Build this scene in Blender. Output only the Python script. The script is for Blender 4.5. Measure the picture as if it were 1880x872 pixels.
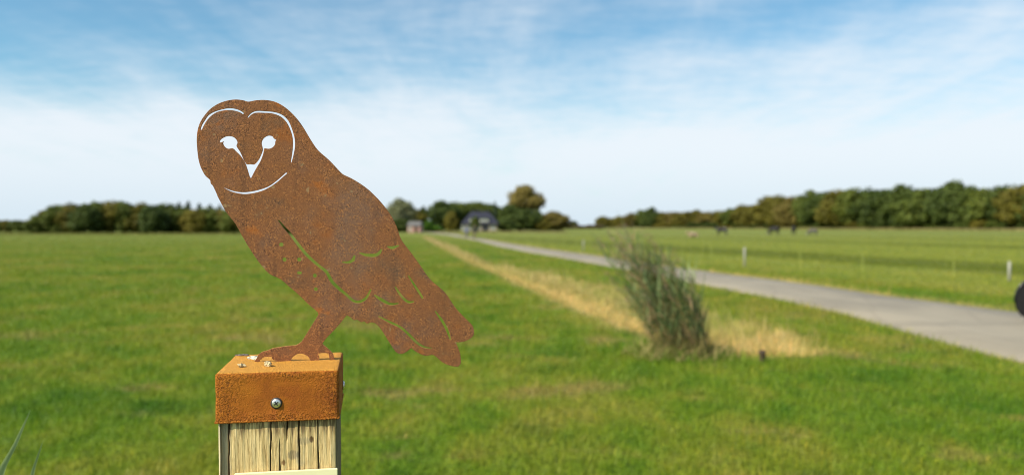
import bpy, bmesh, math, random
import numpy as np
from mathutils import Vector, Matrix, noise as mnoise
R = math.radians
for o in list(bpy.data.objects): bpy.data.objects.remove(o)
S = bpy.context.scene
COL = S.collection

# ------------------------------------------------------------------ camera, sky, sun, exposure
CAM_H, FPX, HZ = 1.5, 1475.0, 416.0            # eye height, focal length and horizon row in photograph pixels
PITCH = math.atan((436 - HZ) / FPX)
cd = bpy.data.cameras.new('camera'); cam = bpy.data.objects.new('camera', cd); COL.objects.link(cam)
cam.location = (0, 0, CAM_H); cam.rotation_euler = (R(90) - PITCH, 0, 0)
cd.sensor_width = 36; cd.lens = 36 * FPX / 1880; cd.clip_start = .05; cd.clip_end = 20000
cd.dof.use_dof = True; cd.dof.focus_distance = 1.0; cd.dof.aperture_fstop = 4.3; cd.dof.aperture_blades = 0
S.camera = cam
SUN_EL, SUN_DIR = R(42), Vector((-.84, -.545, 0)).normalized()   # horizontal direction towards the sun
W = bpy.data.worlds.new('World'); S.world = W; W.use_nodes = True
sd = bpy.data.lights.new('sun', 'SUN'); sd.energy = 5.0; sd.angle = R(.53); sd.color = (1, .92, .78)
sun = bpy.data.objects.new('sun', sd); COL.objects.link(sun)
tos = SUN_DIR * math.cos(SUN_EL) + Vector((0, 0, math.sin(SUN_EL)))
sun.rotation_euler = tos.to_track_quat('Z', 'Y').to_euler(); sun.location = (-20, -15, 30)
S.view_settings.view_transform = 'Standard'; S.view_settings.look = 'None'
S.view_settings.exposure = 0.45; S.view_settings.gamma = 1; S.view_settings.use_curve_mapping = False
S.render.engine = 'CYCLES'; S.cycles.use_denoising = True; S.cycles.max_bounces = 6; S.cycles.filter_width = 1.0
S.cycles.transparent_max_bounces = 8

class NT:
    """small helper to write node trees"""
    def __init__(s, tree): s.t = tree; s.t.nodes.clear()
    def n(s, typ, ins=None, **kw):
        nd = s.t.nodes.new(typ)
        for k, v in kw.items(): setattr(nd, k, v)
        for k, v in (ins or {}).items():
            sock = nd.inputs[k]
            if isinstance(v, bpy.types.NodeSocket): s.t.links.new(v, sock)
            elif isinstance(v, bpy.types.Node): s.t.links.new(v.outputs[0], sock)
            else: sock.default_value = v
        return nd
    def math(s, op, a, b=0.0, c=0.0, clamp=False):
        return s.n('ShaderNodeMath', {0: a, 1: b, 2: c}, operation=op, use_clamp=clamp).outputs[0]
    def noise(s, vec, scale, detail=3, rough=.55, dist=0.0, dim='3D'):
        return s.n('ShaderNodeTexNoise', {'Vector': vec, 'Scale': scale, 'Detail': detail, 'Roughness': rough, 'Distortion': dist}, noise_dimensions=dim).outputs[0]
    def ramp(s, fac, stops, interp='LINEAR'):
        nd = s.n('ShaderNodeValToRGB', {0: fac}); cr = nd.color_ramp; cr.interpolation = interp
        while len(cr.elements) > 1: cr.elements.remove(cr.elements[-1])
        for i, (p, c) in enumerate(stops):
            e = cr.elements[0] if i == 0 else cr.elements.new(p)
            e.position = p; e.color = c if len(c) == 4 else (*c, 1)
        return nd.outputs[0]
    def step(s, v, a, b):
        return s.n('ShaderNodeMapRange', {0: v, 1: a, 2: b, 3: 0.0, 4: 1.0}, interpolation_type='SMOOTHSTEP').outputs[0]
    def mix(s, f, a, b, mode='MIX'):
        nd = s.n('ShaderNodeMix', data_type='RGBA', blend_type=mode, clamp_factor=True)
        for idx, v in ((0, f), (6, a), (7, b)):
            if isinstance(v, bpy.types.NodeSocket): s.t.links.new(v, nd.inputs[idx])
            else: nd.inputs[idx].default_value = (*v, 1) if isinstance(v, tuple) and len(v) == 3 else v
        return nd.outputs[2]
    def mapping(s, vec, scale=(1, 1, 1), rot=(0, 0, 0), loc=(0, 0, 0)):
        return s.n('ShaderNodeMapping', {'Vector': vec, 'Location': loc, 'Rotation': rot, 'Scale': scale}).outputs[0]
    def bump(s, h, strength=.5, dist=.01):
        return s.n('ShaderNodeBump', {'Height': h, 'Strength': strength, 'Distance': dist}).outputs[0]

def build_sky():
    k = NT(W.node_tree)
    sky = k.n('ShaderNodeTexSky', sky_type='NISHITA', sun_disc=False, sun_elevation=SUN_EL,
              sun_rotation=math.atan2(SUN_DIR.x, SUN_DIR.y), altitude=0, air_density=1.0, dust_density=.6, ozone_density=2.2).outputs[0]
    sky = k.mix(1.0, sky, (.84, 1.18, 1.18), 'MULTIPLY')
    d = k.n('ShaderNodeTexCoord').outputs['Generated']
    sep = k.n('ShaderNodeSeparateXYZ', {0: d})
    z = k.math('MAXIMUM', sep.outputs[2], 0.0)
    den = k.math('ADD', z, .10)
    q = k.n('ShaderNodeCombineXYZ', {0: k.math('DIVIDE', sep.outputs[0], den), 1: k.math('DIVIDE', sep.outputs[1], den), 2: 0.0}).outputs[0]
    w1 = k.n('ShaderNodeTexNoise', {'Vector': k.mapping(q, (.8, .5, 1)), 'Scale': .9, 'Detail': 2}).outputs[1]
    qw = k.n('ShaderNodeVectorMath', {0: q, 1: k.n('ShaderNodeVectorMath', {0: w1, 1: (.7, .7, 0)}, operation='MULTIPLY').outputs[0]}, operation='ADD').outputs[0]
    a = k.noise(k.mapping(qw, (.62, .30, 1), rot=(0, 0, R(-28)), loc=(SKY_O[0], SKY_O[1], 0)), 1.0, 5, .55)     # broad veils
    b = k.noise(k.mapping(qw, (2.6, .55, 1), rot=(0, 0, R(-38)), loc=(1.7, 4.1, 0)), 1.0, 6, .62)               # streaks
    c = k.noise(k.mapping(q, (7, 12, 1), rot=(0, 0, R(20))), 1.0, 3, .6)                                       # ripples
    lay = k.noise(k.mapping(d, (1.5, 1.5, 10.5), rot=(0, R(9), 0), loc=(SKY_O[1], 0, SKY_O[0])), 1.0, 5, .55, .35)   # level cloud banks
    low = k.math('SUBTRACT', 1.0, k.step(z, .05, .27))
    v = k.math('ADD', k.math('ADD', k.math('MULTIPLY', a, .60), k.math('MULTIPLY', lay, .72)), k.math('MULTIPLY', b, .46))
    v = k.math('ADD', v, k.math('MULTIPLY', low, .26))
    v = k.math('ADD', v, k.math('MULTIPLY', k.math('SUBTRACT', 1.0, k.step(z, .03, .15)), .22))
    v = k.math('ADD', v, k.math('MULTIPLY', k.math('SUBTRACT', c, .5), .22))
    dens = k.math('MULTIPLY', k.step(v, .70, 1.34), .94)
    horizon = k.math('SUBTRACT', 1.0, k.step(z, -.02, .10))
    cloud = k.mix(horizon, (7.0, 7.5, 8.0), (5.6, 6.6, 7.5))
    out = k.mix(dens, sky, cloud)
    bg = k.n('ShaderNodeBackground', {'Color': out, 'Strength': .090})
    k.n('ShaderNodeOutputWorld', {0: bg})
SKY_O = (8.9, 5.4)
build_sky()

# ------------------------------------------------------------------ helpers
def ray(px, py):
    u, v = (px - 940) / FPX, (436 - py) / FPX
    return Vector((u, math.cos(PITCH) + v * math.sin(PITCH), -math.sin(PITCH) + v * math.cos(PITCH)))
def gnd(px, py, z=0.0):
    d = ray(px, py); t = (z - CAM_H) / d.z
    return Vector((d.x * t, d.y * t, z))
def at(px, d): return Vector(((px - 940) / FPX * d, d, 0))
def hgt(py, d): return CAM_H + (HZ - py) / FPX * d
def tag(o, label=None, cat=None, group=None, kind=None):
    if label: o['label'] = label
    if cat: o['category'] = cat
    if group: o['group'] = group
    if kind: o['kind'] = kind
    return o
def empty(name, loc=(0, 0, 0), rz=0.0):
    o = bpy.data.objects.new(name, None); COL.objects.link(o); o.location = loc; o.rotation_euler.z = rz
    o.empty_display_size = .1
    return o
def link(name, me, mat=None, parent=None, smooth=False):
    o = bpy.data.objects.new(name, me); COL.objects.link(o)
    if mat and not me.materials: me.materials.append(mat)
    if parent: o.parent = parent
    if smooth: me.polygons.foreach_set('use_smooth', [True] * len(me.polygons))
    return o
def npmesh(name, verts, faces_flat, n_per, attrs=None):
    """mesh from numpy arrays; faces all have n_per corners (or a list of per-face counts)"""
    me = bpy.data.meshes.new(name)
    verts = np.asarray(verts, np.float32); ff = np.asarray(faces_flat, np.int32).ravel()
    cnt = np.full(len(ff) // n_per, n_per, np.int32) if isinstance(n_per, int) else np.asarray(n_per, np.int32)
    me.vertices.add(len(verts)); me.vertices.foreach_set('co', verts.ravel())
    me.loops.add(len(ff)); me.loops.foreach_set('vertex_index', ff)
    me.polygons.add(len(cnt)); st = np.zeros(len(cnt), np.int32); st[1:] = np.cumsum(cnt)[:-1]
    me.polygons.foreach_set('loop_start', st); me.polygons.foreach_set('loop_total', cnt)
    for k, v in (attrs or {}).items():
        a = me.attributes.new(k, 'FLOAT', 'POINT'); a.data.foreach_set('value', np.asarray(v, np.float32))
    me.update(calc_edges=True); me.validate()
    return me
class MB:
    def __init__(s): s.v = []; s.f = []
    def add(s, v, f):
        b = len(s.v); s.v += [tuple(p) for p in v]; s.f += [tuple(i + b for i in q) for q in f]; return s
    def box(s, c, d, m=None):
        x, y, z = (k / 2 for k in d)
        v = [Vector((i * x, j * y, k * z)) for k in (-1, 1) for j in (-1, 1) for i in (-1, 1)]
        if m: v = [m @ p for p in v]
        v = [p + Vector(c) for p in v]
        return s.add(v, [(0, 2, 3, 1), (4, 5, 7, 6), (0, 1, 5, 4), (2, 6, 7, 3), (0, 4, 6, 2), (1, 3, 7, 5)])
    def tube(s, pts, rad, n=8, closed=False):
        pts = [Vector(p) for p in pts]; N = len(pts)
        if not hasattr(rad, '__len__'): rad = [rad] * N
        v = []; f = []; up = None
        for i, p in enumerate(pts):
            a = pts[(i - 1) % N] if (closed or i > 0) else p; b = pts[(i + 1) % N] if (closed or i < N - 1) else p
            t = (b - a).normalized()
            if up is None:
                up = t.orthogonal().normalized()
            up = (up - t * up.dot(t)).normalized(); w = t.cross(up)
            for j in range(n):
                q = 2 * math.pi * j / n; v.append(p + (up * math.cos(q) + w * math.sin(q)) * rad[i])
        for i in range(N if closed else N - 1):
            for j in range(n):
                a = i * n + j; b = i * n + (j + 1) % n; c = ((i + 1) % N) * n
                f.append((a, b, c + (j + 1) % n, c + j))
        if not closed: f += [tuple(range(n - 1, -1, -1)), tuple((N - 1) * n + j for j in range(n))]
        return s.add(v, f)
    def lathe(s, prof, n=16, m=None):
        v = []; f = []
        for r, z in prof:
            for j in range(n):
                q = 2 * math.pi * j / n; p = Vector((r * math.cos(q), r * math.sin(q), z)); v.append(m @ p if m else p)
        for i in range(len(prof) - 1):
            for j in range(n):
                f.append((i * n + j, i * n + (j + 1) % n, (i + 1) * n + (j + 1) % n, (i + 1) * n + j))
        f += [tuple(range(n - 1, -1, -1)), tuple((len(prof) - 1) * n + j for j in range(n))]
        return s.add(v, f)
    def mesh(s, name):
        me = bpy.data.meshes.new(name); me.from_pydata(s.v, [], s.f); me.update(); return me
    def build(s, name, mat, parent=None, smooth=False, bevel=0):
        me = s.mesh(name)
        if bevel:
            bm = bmesh.new(); bm.from_mesh(me)
            bmesh.ops.bevel(bm, geom=bm.edges[:], offset=bevel, segments=2, affect='EDGES', clamp_overlap=True)
            bm.to_mesh(me); bm.free()
        return link(name, me, mat, parent, smooth)

# ------------------------------------------------------------------ materials
MATS = {}
def new_mat(name):
    m = bpy.data.materials.new(name); m.use_nodes = True; MATS[name] = m
    return m, NT(m.node_tree)
def finish(k, shader): k.n('ShaderNodeOutputMaterial', {0: shader})
def plain(name, col, rough=.6, metal=0.0, vary=.15, scale=20, bump=0.0):
    m, k = new_mat(name)
    tc = k.n('ShaderNodeTexCoord').outputs['Object']
    nz = k.noise(tc, scale, 4)
    lo = tuple(c * (1 - vary) for c in col); hi = tuple(min(1, c * (1 + vary)) for c in col)
    c = k.ramp(nz, [(.3, lo), (.7, hi)])
    ins = {'Base Color': c, 'Roughness': rough, 'Metallic': metal}
    if bump: ins['Normal'] = k.bump(nz, bump, .01)
    finish(k, k.n('ShaderNodeBsdfPrincipled', ins)); return m

STRIPE_DIR = (.972, .235)
def grass_colour(k):
    pos = k.n('ShaderNodeNewGeometry').outputs['Position']
    sep = k.n('ShaderNodeSeparateXYZ', {0: pos})
    p = k.n('ShaderNodeCombineXYZ', {0: sep.outputs[0], 1: sep.outputs[1], 2: 0.0}).outputs[0]
    big = k.noise(k.mapping(p, (.30, .22, 1)), 1.0, 3, .55)
    mid = k.noise(k.mapping(p, (1.9, 1.3, 1)), 1.0, 4, .6, .3)
    fine = k.noise(p, 14.0, 3, .6)
    c = k.ramp(k.math('ADD', k.math('MULTIPLY', big, .55), k.math('MULTIPLY', mid, .45)),
               [(.37, (.072, .165, .006)), (.46, (.135, .220, .010)), (.54, (.205, .245, .020)), (.66, (.290, .255, .045))])
    tan_ = k.math('MULTIPLY', k.step(k.noise(k.mapping(p, (.55, .9, 1), loc=(7, 3, 0)), 1.0, 4, .65), .55, .68), .65)
    c = k.mix(tan_, c, (.33, .245, .085))
    deep = k.math('MULTIPLY', k.step(k.noise(k.mapping(p, (.8, 1.3, 1), loc=(21, 13, 0)), 1.0, 3, .6), .58, .70), .60)
    c = k.mix(deep, c, (.034, .105, .004))
    w = k.math('ADD', k.math('MULTIPLY', sep.outputs[0], STRIPE_DIR[0]), k.math('MULTIPLY', sep.outputs[1], STRIPE_DIR[1]))
    far = k.step(w, 13.5, 16.0)
    wob = k.math('MULTIPLY', k.math('SUBTRACT', k.noise(k.mapping(p, (.05, .02, 1)), 1.0, 2), .5), 6.0)
    ph = k.math('COSINE', k.math('MULTIPLY', k.math('ADD', w, wob), 2 * math.pi / 24.0))
    st = k.math('MULTIPLY', k.step(ph, .35, .95), far)
    c = k.mix(k.math('MULTIPLY', far, .65), c, (.270, .300, .050))
    c = k.mix(k.math('MULTIPLY', st, .85), c, (.115, .150, .010))
    c = k.mix(k.math('MULTIPLY', k.step(sep.outputs[1], 18.0, 120.0), .55), c, (.225, .260, .060))    # short dry sward of the far field
    dry = k.n('ShaderNodeAttribute', attribute_name='dry').outputs['Fac']
    straw = k.ramp(mid, [(.3, (.50, .35, .12)), (.55, (.67, .50, .20)), (.75, (.45, .36, .13))])
    c = k.mix(dry, c, straw)
    return k.mix(1.0, c, k.ramp(fine, [(.25, (.66, .66, .66)), (.75, (1.28, 1.28, 1.28))]), 'MULTIPLY'), fine, p
def make_grass_mats():
    m, k = new_mat('turf'); c, fine, p = grass_colour(k); c = k.mix(1.0, c, (.70, .70, .70), 'MULTIPLY')
    finish(k, k.n('ShaderNodeBsdfPrincipled', {'Base Color': c, 'Roughness': .95, 'Specular IOR Level': .15,
             'Normal': k.bump(k.noise(p, 5.0, 5, .65), .9, .12)}))
    m, k = new_mat('grass_blade'); c, fine, p = grass_colour(k)
    tint = k.n('ShaderNodeAttribute', attribute_name='tint').outputs['Fac']
    c = k.mix(1.0, c, k.ramp(tint, [(0, (.72, .80, .7)), (.5, (1.12, 1.08, 1.0)), (.93, (1.35, 1.25, 1.1)), (1, (2.4, 1.7, 1.9))]), 'MULTIPLY')
    a = k.n('ShaderNodeBsdfPrincipled', {'Base Color': c, 'Roughness': .55, 'Specular IOR Level': .25})
    b = k.n('ShaderNodeBsdfTranslucent', {0: c})
    finish(k, k.n('ShaderNodeMixShader', {0: .38, 1: a, 2: b}))
make_grass_mats()
def leaf_mat(name, dark, light, trans=.25, scale=.25):
    m, k = new_mat(name)
    pos = k.n('ShaderNodeNewGeometry').outputs['Position']
    rnd = k.n('ShaderNodeObjectInfo').outputs['Random']
    t = k.n('ShaderNodeAttribute', attribute_name='tint').outputs['Fac']
    f = k.math('ADD', k.math('MULTIPLY', k.noise(pos, scale, 3, .6), .6), k.math('ADD', k.math('MULTIPLY', t, .35), k.math('MULTIPLY', k.math('SUBTRACT', rnd, .5), .22)))
    c = k.ramp(f, [(.22, dark), (.70, light)])
    a = k.n('ShaderNodeBsdfPrincipled', {'Base Color': c, 'Roughness': .6, 'Specular IOR Level': .2})
    finish(k, k.n('ShaderNodeMixShader', {0: trans, 1: a, 2: k.n('ShaderNodeBsdfTranslucent', {0: c})}))
    return m
leaf_mat('leaf_deep', (.036, .060, .012), (.094, .126, .022))
leaf_mat('leaf_olive', (.082, .080, .010), (.205, .175, .024))
leaf_mat('leaf_green', (.052, .080, .012), (.140, .168, .026))
leaf_mat('leaf_willow', (.130, .145, .060), (.290, .290, .150))
leaf_mat('leaf_bronze', (.110, .092, .020), (.235, .185, .042))
leaf_mat('leaf_bright', (.060, .140, .010), (.130, .250, .022))
leaf_mat('leaf_conifer', (.024, .044, .020), (.058, .088, .044))
leaf_mat('leaf_brownhedge', (.10, .075, .035), (.21, .165, .085))
leaf_mat('reed_leaf', (.060, .120, .035), (.42, .50, .21), .42, 3.5)
leaf_mat('reed_foot', (.07, .14, .012), (.19, .27, .035), .35, 3)
leaf_mat('reed_dry', (.22, .15, .075), (.46, .34, .18), .3, 3)
leaf_mat('reed_fresh', (.14, .21, .07), (.34, .42, .18), .5, 30)
leaf_mat('reed_stem', (.22, .18, .06), (.46, .37, .15), .1, 5)
leaf_mat('reed_plume', (.17, .105, .075), (.34, .23, .165), .15, 8)
leaf_mat('straw_stem', (.32, .25, .08), (.70, .53, .24), .25, 1.2)
leaf_mat('rough_green', (.12, .125, .025), (.24, .23, .06), .2, .05)
leaf_mat('rough_grass', (.15, .135, .045), (.36, .31, .13), .2, .05)
plain('bark', (.075, .058, .042), .9, vary=.4, scale=6, bump=.4)
plain('bark_pale', (.30, .27, .22), .9, vary=.3, scale=4)

def mat_asphalt():
    m, k = new_mat('asphalt'); p = k.n('ShaderNodeNewGeometry').outputs['Position']
    big = k.noise(k.mapping(p, (.5, .35, 1)), 1.0, 4, .6); fine = k.noise(p, 60, 3, .6)
    joints = k.noise(k.mapping(p, (.12, 1.1, 1), rot=(0, 0, R(8))), 1.0, 2)
    c = k.ramp(big, [(.3, (.200, .174, .128)), (.55, (.258, .224, .164)), (.75, (.295, .256, .188))])
    c = k.mix(k.math('MULTIPLY', k.step(joints, .56, .68), .35), c, (.15, .132, .100))
    patch = k.noise(k.mapping(p, (.9, .28, 1), loc=(5, 2, 0)), 1.0, 2, .4); c = k.mix(k.math('MULTIPLY', k.step(patch, .58, .61), .30), c, (.14, .125, .10))
    crk = k.n('ShaderNodeTexVoronoi', {'Vector': k.mapping(p, (.8, .35, 1)), 'Scale': 1.0}, feature='DISTANCE_TO_EDGE').outputs[0]; c = k.mix(k.math('MULTIPLY', k.math('SUBTRACT', 1.0, k.step(crk, .008, .022)), .16), c, (.07, .06, .045))
    c = k.mix(1.0, c, k.ramp(fine, [(.2, (.8, .8, .8)), (.8, (1.18, 1.18, 1.18))]), 'MULTIPLY')
    finish(k, k.n('ShaderNodeBsdfPrincipled', {'Base Color': c, 'Roughness': .85, 'Normal': k.bump(fine, .3, .004)}))
mat_asphalt()

def mat_rust(name, stops, fleck, pit, k_fl=.7, bump=.5, big_col=(.34, .105, .018), lichen=0.0, worm=260.0, powder=None, bdist=.0016, streak=False):
    m, k = new_mat(name); tc = k.n('ShaderNodeTexCoord').outputs['Object']
    big = k.noise(tc, 14, 4, .6); mid = k.noise(tc, 60, 4, .65)
    c = k.ramp(big, stops)
    c = k.mix(k.math('MULTIPLY', k.step(k.noise(k.mapping(tc, loc=(3, 1, 5)), 20, 3, .6), .54, .70), .65), c, big_col)
    if streak:                                    # rain runs and bare brown patches
        run = k.noise(k.mapping(tc, (75, 75, 7)), 1.0, 3, .6); c = k.mix(k.math('MULTIPLY', k.step(run, .54, .70), .45), c, (.110, .052, .028))
        pale = k.noise(k.mapping(tc, loc=(6, 2, 8)), 9, 3, .6); c = k.mix(k.math('MULTIPLY', k.step(pale, .52, .68), .55), c, (.205, .128, .088))
        hot = k.noise(k.mapping(tc, loc=(1, 7, 3)), 26, 3, .6); c = k.mix(k.math('MULTIPLY', k.step(hot, .60, .70), .7), c, (.42, .125, .018))
    n1 = k.noise(tc, worm, 2, .5, 1.2); n2 = k.noise(k.mapping(tc, loc=(.4, .2, .9)), worm * 1.35, 2, .5, 1.0)
    gate = k.math('ADD', .35, k.math('MULTIPLY', k.step(mid, .38, .60), .65))
    if powder:
        sx = k.n('ShaderNodeSeparateXYZ', {0: tc}); wv = k.math('MULTIPLY', k.math('SUBTRACT', big, .5), .05)
        ed = k.math('MAXIMUM', k.step(k.math('ADD', k.math('ABSOLUTE', sx.outputs[0]), wv), .030, .066), k.step(k.math('ADD', k.math('ABSOLUTE', k.math('ADD', sx.outputs[2], .027)), wv), .012, .030))
        gate = k.math('MULTIPLY', gate, k.math('ADD', .22, k.math('MULTIPLY', ed, .78)))
    fl = k.math('MULTIPLY', k.math('MULTIPLY', k.step(n1, .52, .62), gate), k_fl)
    c = k.mix(fl, c, fleck)
    pt = k.math('MULTIPLY', k.math('MULTIPLY', k.step(n2, .56, .66), gate), .88)
    c = k.mix(pt, c, pit)
    if powder:                                    # ochre rust dust lying on the level top
        nz_ = k.n('ShaderNodeSeparateXYZ', {0: k.n('ShaderNodeTexCoord').outputs['Normal']}).outputs[2]
        c = k.mix(k.math('MULTIPLY', k.step(nz_, .75, .97), .85), c, k.ramp(mid, [(.3, tuple(q * .85 for q in powder)), (.7, powder)]))
    if lichen:
        l = k.math('MULTIPLY', k.step(k.noise(k.mapping(tc, loc=(9, 4, 2)), 90, 2, .5), .68, .73), lichen)
        c = k.mix(l, c, (.42, .34, .17))
    h = k.math('SUBTRACT', k.math('ADD', k.math('MULTIPLY', n1, .8), k.math('MULTIPLY', mid, .5)), k.math('MULTIPLY', pt, .45))
    if powder: h = k.math('MULTIPLY', k.math('ADD', k.math('MULTIPLY', h, .5), k.math('MULTIPLY', k.step(n1, .44, .58), .55)), k.math('ADD', .14, k.math('MULTIPLY', ed, .86)))
    finish(k, k.n('ShaderNodeBsdfPrincipled', {'Base Color': c, 'Roughness': .82, 'Specular IOR Level': .25, 'Normal': k.bump(h, bump, bdist)}))
mat_rust('rust_brown', [(.32, (.160, .088, .050)), (.45, (.250, .100, .036)), (.58, (.235, .098, .042)), (.70, (.185, .102, .066))], (.46, .19, .062), (.048, .021, .012), lichen=.35, worm=500.0, k_fl=.85, bump=.6, streak=True)
plain('rust_edge', (.50, .24, .055), .8, vary=.4, scale=220)
mat_rust('rust_orange', [(.32, (.26, .070, .007)), (.46, (.38, .115, .009)), (.58, (.45, .150, .011)), (.72, (.33, .095, .008))], (.55, .19, .024), (.075, .020, .007), k_fl=.6, bump=1.0, big_col=(.27, .062, .008), worm=330.0, powder=(.68, .33, .048), bdist=.0022)

def mat_wood():
    m, k = new_mat('weathered_wood'); tc = k.n('ShaderNodeTexCoord').outputs['Object']
    g = k.noise(k.mapping(tc, (520, 520, 16)), 1.0, 4, .65, .5)
    g2 = k.noise(k.mapping(tc, (900, 900, 60)), 1.0, 3, .6)
    blot = k.noise(k.mapping(tc, (40, 40, 22)), 1.0, 4, .6)
    c = k.ramp(g, [(.28, (.38, .24, .09)), (.44, (.66, .48, .21)), (.58, (.76, .58, .28)), (.72, (.84, .69, .40))])
    c = k.mix(k.math('MULTIPLY', k.step(g2, .52, .66), .6), c, (.30, .18, .06))
    c = k.mix(k.math('MULTIPLY', k.step(blot, .55, .70), .6), c, (.30, .27, .21))
    sep = k.n('ShaderNodeSeparateXYZ', {0: tc})
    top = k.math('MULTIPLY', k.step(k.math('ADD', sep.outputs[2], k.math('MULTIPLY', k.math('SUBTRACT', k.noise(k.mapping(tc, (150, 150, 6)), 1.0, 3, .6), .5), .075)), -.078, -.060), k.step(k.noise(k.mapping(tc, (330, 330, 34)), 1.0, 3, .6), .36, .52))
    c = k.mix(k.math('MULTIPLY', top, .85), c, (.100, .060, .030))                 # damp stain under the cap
    c = k.mix(k.math('MULTIPLY', k.step(sep.outputs[0], -.052, -.058), .7), c, k.ramp(g, [(.3, (.36, .34, .26)), (.7, (.66, .58, .40))]))
    for kx, kz, rr, rz, col, am in ((.038, -.0815, .0026, .0040, (.12, .050, .015), .9), (.006, -.1075, .0030, .0036, (.20, .09, .03), .85), (.017, -.099, .0070, .0050, (.16, .13, .09), .55), (.029, -.083, .0090, .0050, (.24, .20, .14), .4)):
        dx = k.math('DIVIDE', k.math('SUBTRACT', sep.outputs[0], kx), rr); dz = k.math('DIVIDE', k.math('SUBTRACT', sep.outputs[2], kz), rz)
        dd = k.math('ADD', k.math('ADD', k.math('MULTIPLY', dx, dx), k.math('MULTIPLY', dz, dz)), k.math('MULTIPLY', k.math('SUBTRACT', g, .5), 5.0))
        c = k.mix(k.math('MULTIPLY', k.math('SUBTRACT', 1.0, k.step(dd, .35, 1.15)), am), c, col)
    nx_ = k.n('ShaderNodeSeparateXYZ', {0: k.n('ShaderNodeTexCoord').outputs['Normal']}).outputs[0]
    c = k.mix(k.math('MULTIPLY', k.step(nx_, .55, .85), .85), c, k.ramp(g, [(.35, (.055, .045, .035)), (.7, (.16, .14, .105))]))      # shade of the right side put into the colour, as dark grey
    cr = k.n('ShaderNodeAttribute', attribute_name='crack').outputs['Fac']
    c = k.mix(k.math('MULTIPLY', cr, .75), c, (.13, .065, .022))
    finish(k, k.n('ShaderNodeBsdfPrincipled', {'Base Color': c, 'Roughness': .85, 'Specular IOR Level': .2,
        'Normal': k.bump(k.math('ADD', g, k.math('MULTIPLY', g2, .5)), .8, .0020)}))
mat_wood()
plain('steel', (.80, .79, .76), .38, 1.0, .1, 300)
plain('steel_dark', (.05, .05, .05), .6, .5)
plain('sign_cream', (.90, .84, .50), .45, vary=.03, scale=30)
plain('lichen_white', (.72, .68, .52), .9, vary=.35, scale=260, bump=.8)
plain('pellet_tan', (.62, .50, .27), .9, vary=.55, scale=300, bump=.9)
plain('debris_grey', (.20, .16, .15), .9, vary=.5, scale=300, bump=.9)
plain('post_white', (.33, .32, .26), .7, vary=.2, scale=12)
plain('pole_yellow', (.34, .37, .06), .5, vary=.1)
plain('wire', (.55, .55, .5), .5, .3)
plain('roof_slate', (.017, .018, .032), .6, vary=.3, scale=5)
plain('brick_pale', (.40, .32, .23), .85, vary=.15, scale=3)
plain('brick_pink', (.44, .25, .20), .85, vary=.15, scale=3)
plain('roof_grey', (.12, .115, .11), .8, vary=.2, scale=4)
plain('trim_white', (.50, .49, .40), .6, vary=.05)
plain('door_dark', (.035, .035, .037), .5)
m, k = new_mat('window_glass'); finish(k, k.n('ShaderNodeBsdfPrincipled', {'Base Color': (.30, .31, .27, 1), 'Roughness': .12}))
plain('rubber', (.008, .008, .008), .9)
plain('bike_black', (.012, .012, .013), .3)
plain('chrome', (.6, .6, .6), .25, 1.0)
plain('saddle_brown', (.055, .028, .014), .6)
plain('stump_brown', (.050, .030, .018), .9, vary=.4, scale=60, bump=.6)

# ------------------------------------------------------------------ ground, ditch, road
NEAR = [(1880, 667), (1761, 637), (1692, 616.5), (1623, 598), (1532, 572), (1440, 552), (1286, 523), (1166, 498), (1080, 482.6), (1050, 477), (968, 463), (913, 452), (874, 441.6), (850, 437)]
FAR = [(1880, 575), (1807, 566), (1715, 554.6), (1623, 543), (1532, 529), (1440, 516), (1355, 506), (1255, 493), (1166, 481), (1080, 467.5), (995, 456.4), (940, 448), (885, 438.5), (850, 434)]
def edge(pts, pre, post):
    g = [gnd(*p) for p in pts]
    return np.array([p[1] for p in pre] + [p.y for p in g] + [p[1] for p in post]), np.array([p[0] for p in pre] + [p.x for p in g] + [p[0] for p in post])
NY, NX = edge(NEAR, [(6.6, -30), (5.9, 0), (5.65, 6)], [(-12.6, 150), (-20, 190), (-31, 235)])
FY, FX = edge(FAR, [(10.2, -30), (9.5, 0), (9.2, 9)], [(-10.0, 150), (-17, 190), (-28, 235)])
def road_edges(y): return np.interp(y, NY, NX), np.interp(y, FY, FX)
DRY_UP = [(772, 434), (788, 437), (830, 453), (891, 482), (968, 495), (1023, 506), (1105, 525), (1174, 541), (1240, 557), (1300, 574), (1400, 594), (1480, 624), (1525, 645)]
DRY_LO = [(1500, 657), (1400, 657), (1300, 651), (1240, 632), (1188, 613), (1133, 598), (1050, 565), (995, 541), (940, 518), (885, 492), (836, 470), (803, 452)]
DUP = np.array([gnd(*p)[:2] for p in DRY_UP]); DLO = np.array([gnd(*p)[:2] for p in DRY_LO]); DPOLY = np.vstack([DUP, DLO])
def dist_line(P, line, closed=False):
    n = len(line); best = np.full(len(P), 1e9)
    for i in range(n if closed else n - 1):
        a, b = line[i], line[(i + 1) % n]; ab = b - a; L = max(ab @ ab, 1e-9)
        t = np.clip(((P - a) @ ab) / L, 0, 1); q = a + t[:, None] * ab
        best = np.minimum(best, np.hypot(P[:, 0] - q[:, 0], P[:, 1] - q[:, 1]))
    return best
def inside(P, poly):
    c = np.zeros(len(P), bool); n = len(poly); j = n - 1
    for i in range(n):
        a, b = poly[i], poly[j]
        cond = (a[1] > P[:, 1]) != (b[1] > P[:, 1])
        x = (b[0] - a[0]) * (P[:, 1] - a[1]) / (b[1] - a[1] + 1e-12) + a[0]
        c ^= cond & (P[:, 0] < x); j = i
    return c
def sm(x, a, b):
    t = np.clip((x - a) / (b - a), 0, 1); return t * t * (3 - 2 * t)
_rg = np.random.default_rng(5)
_ph = _rg.uniform(0, 6.28, (8, 2)); _fr = _rg.uniform(.6, 4.5, (8, 2)) * _rg.choice([-1, 1], (8, 2))
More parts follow.
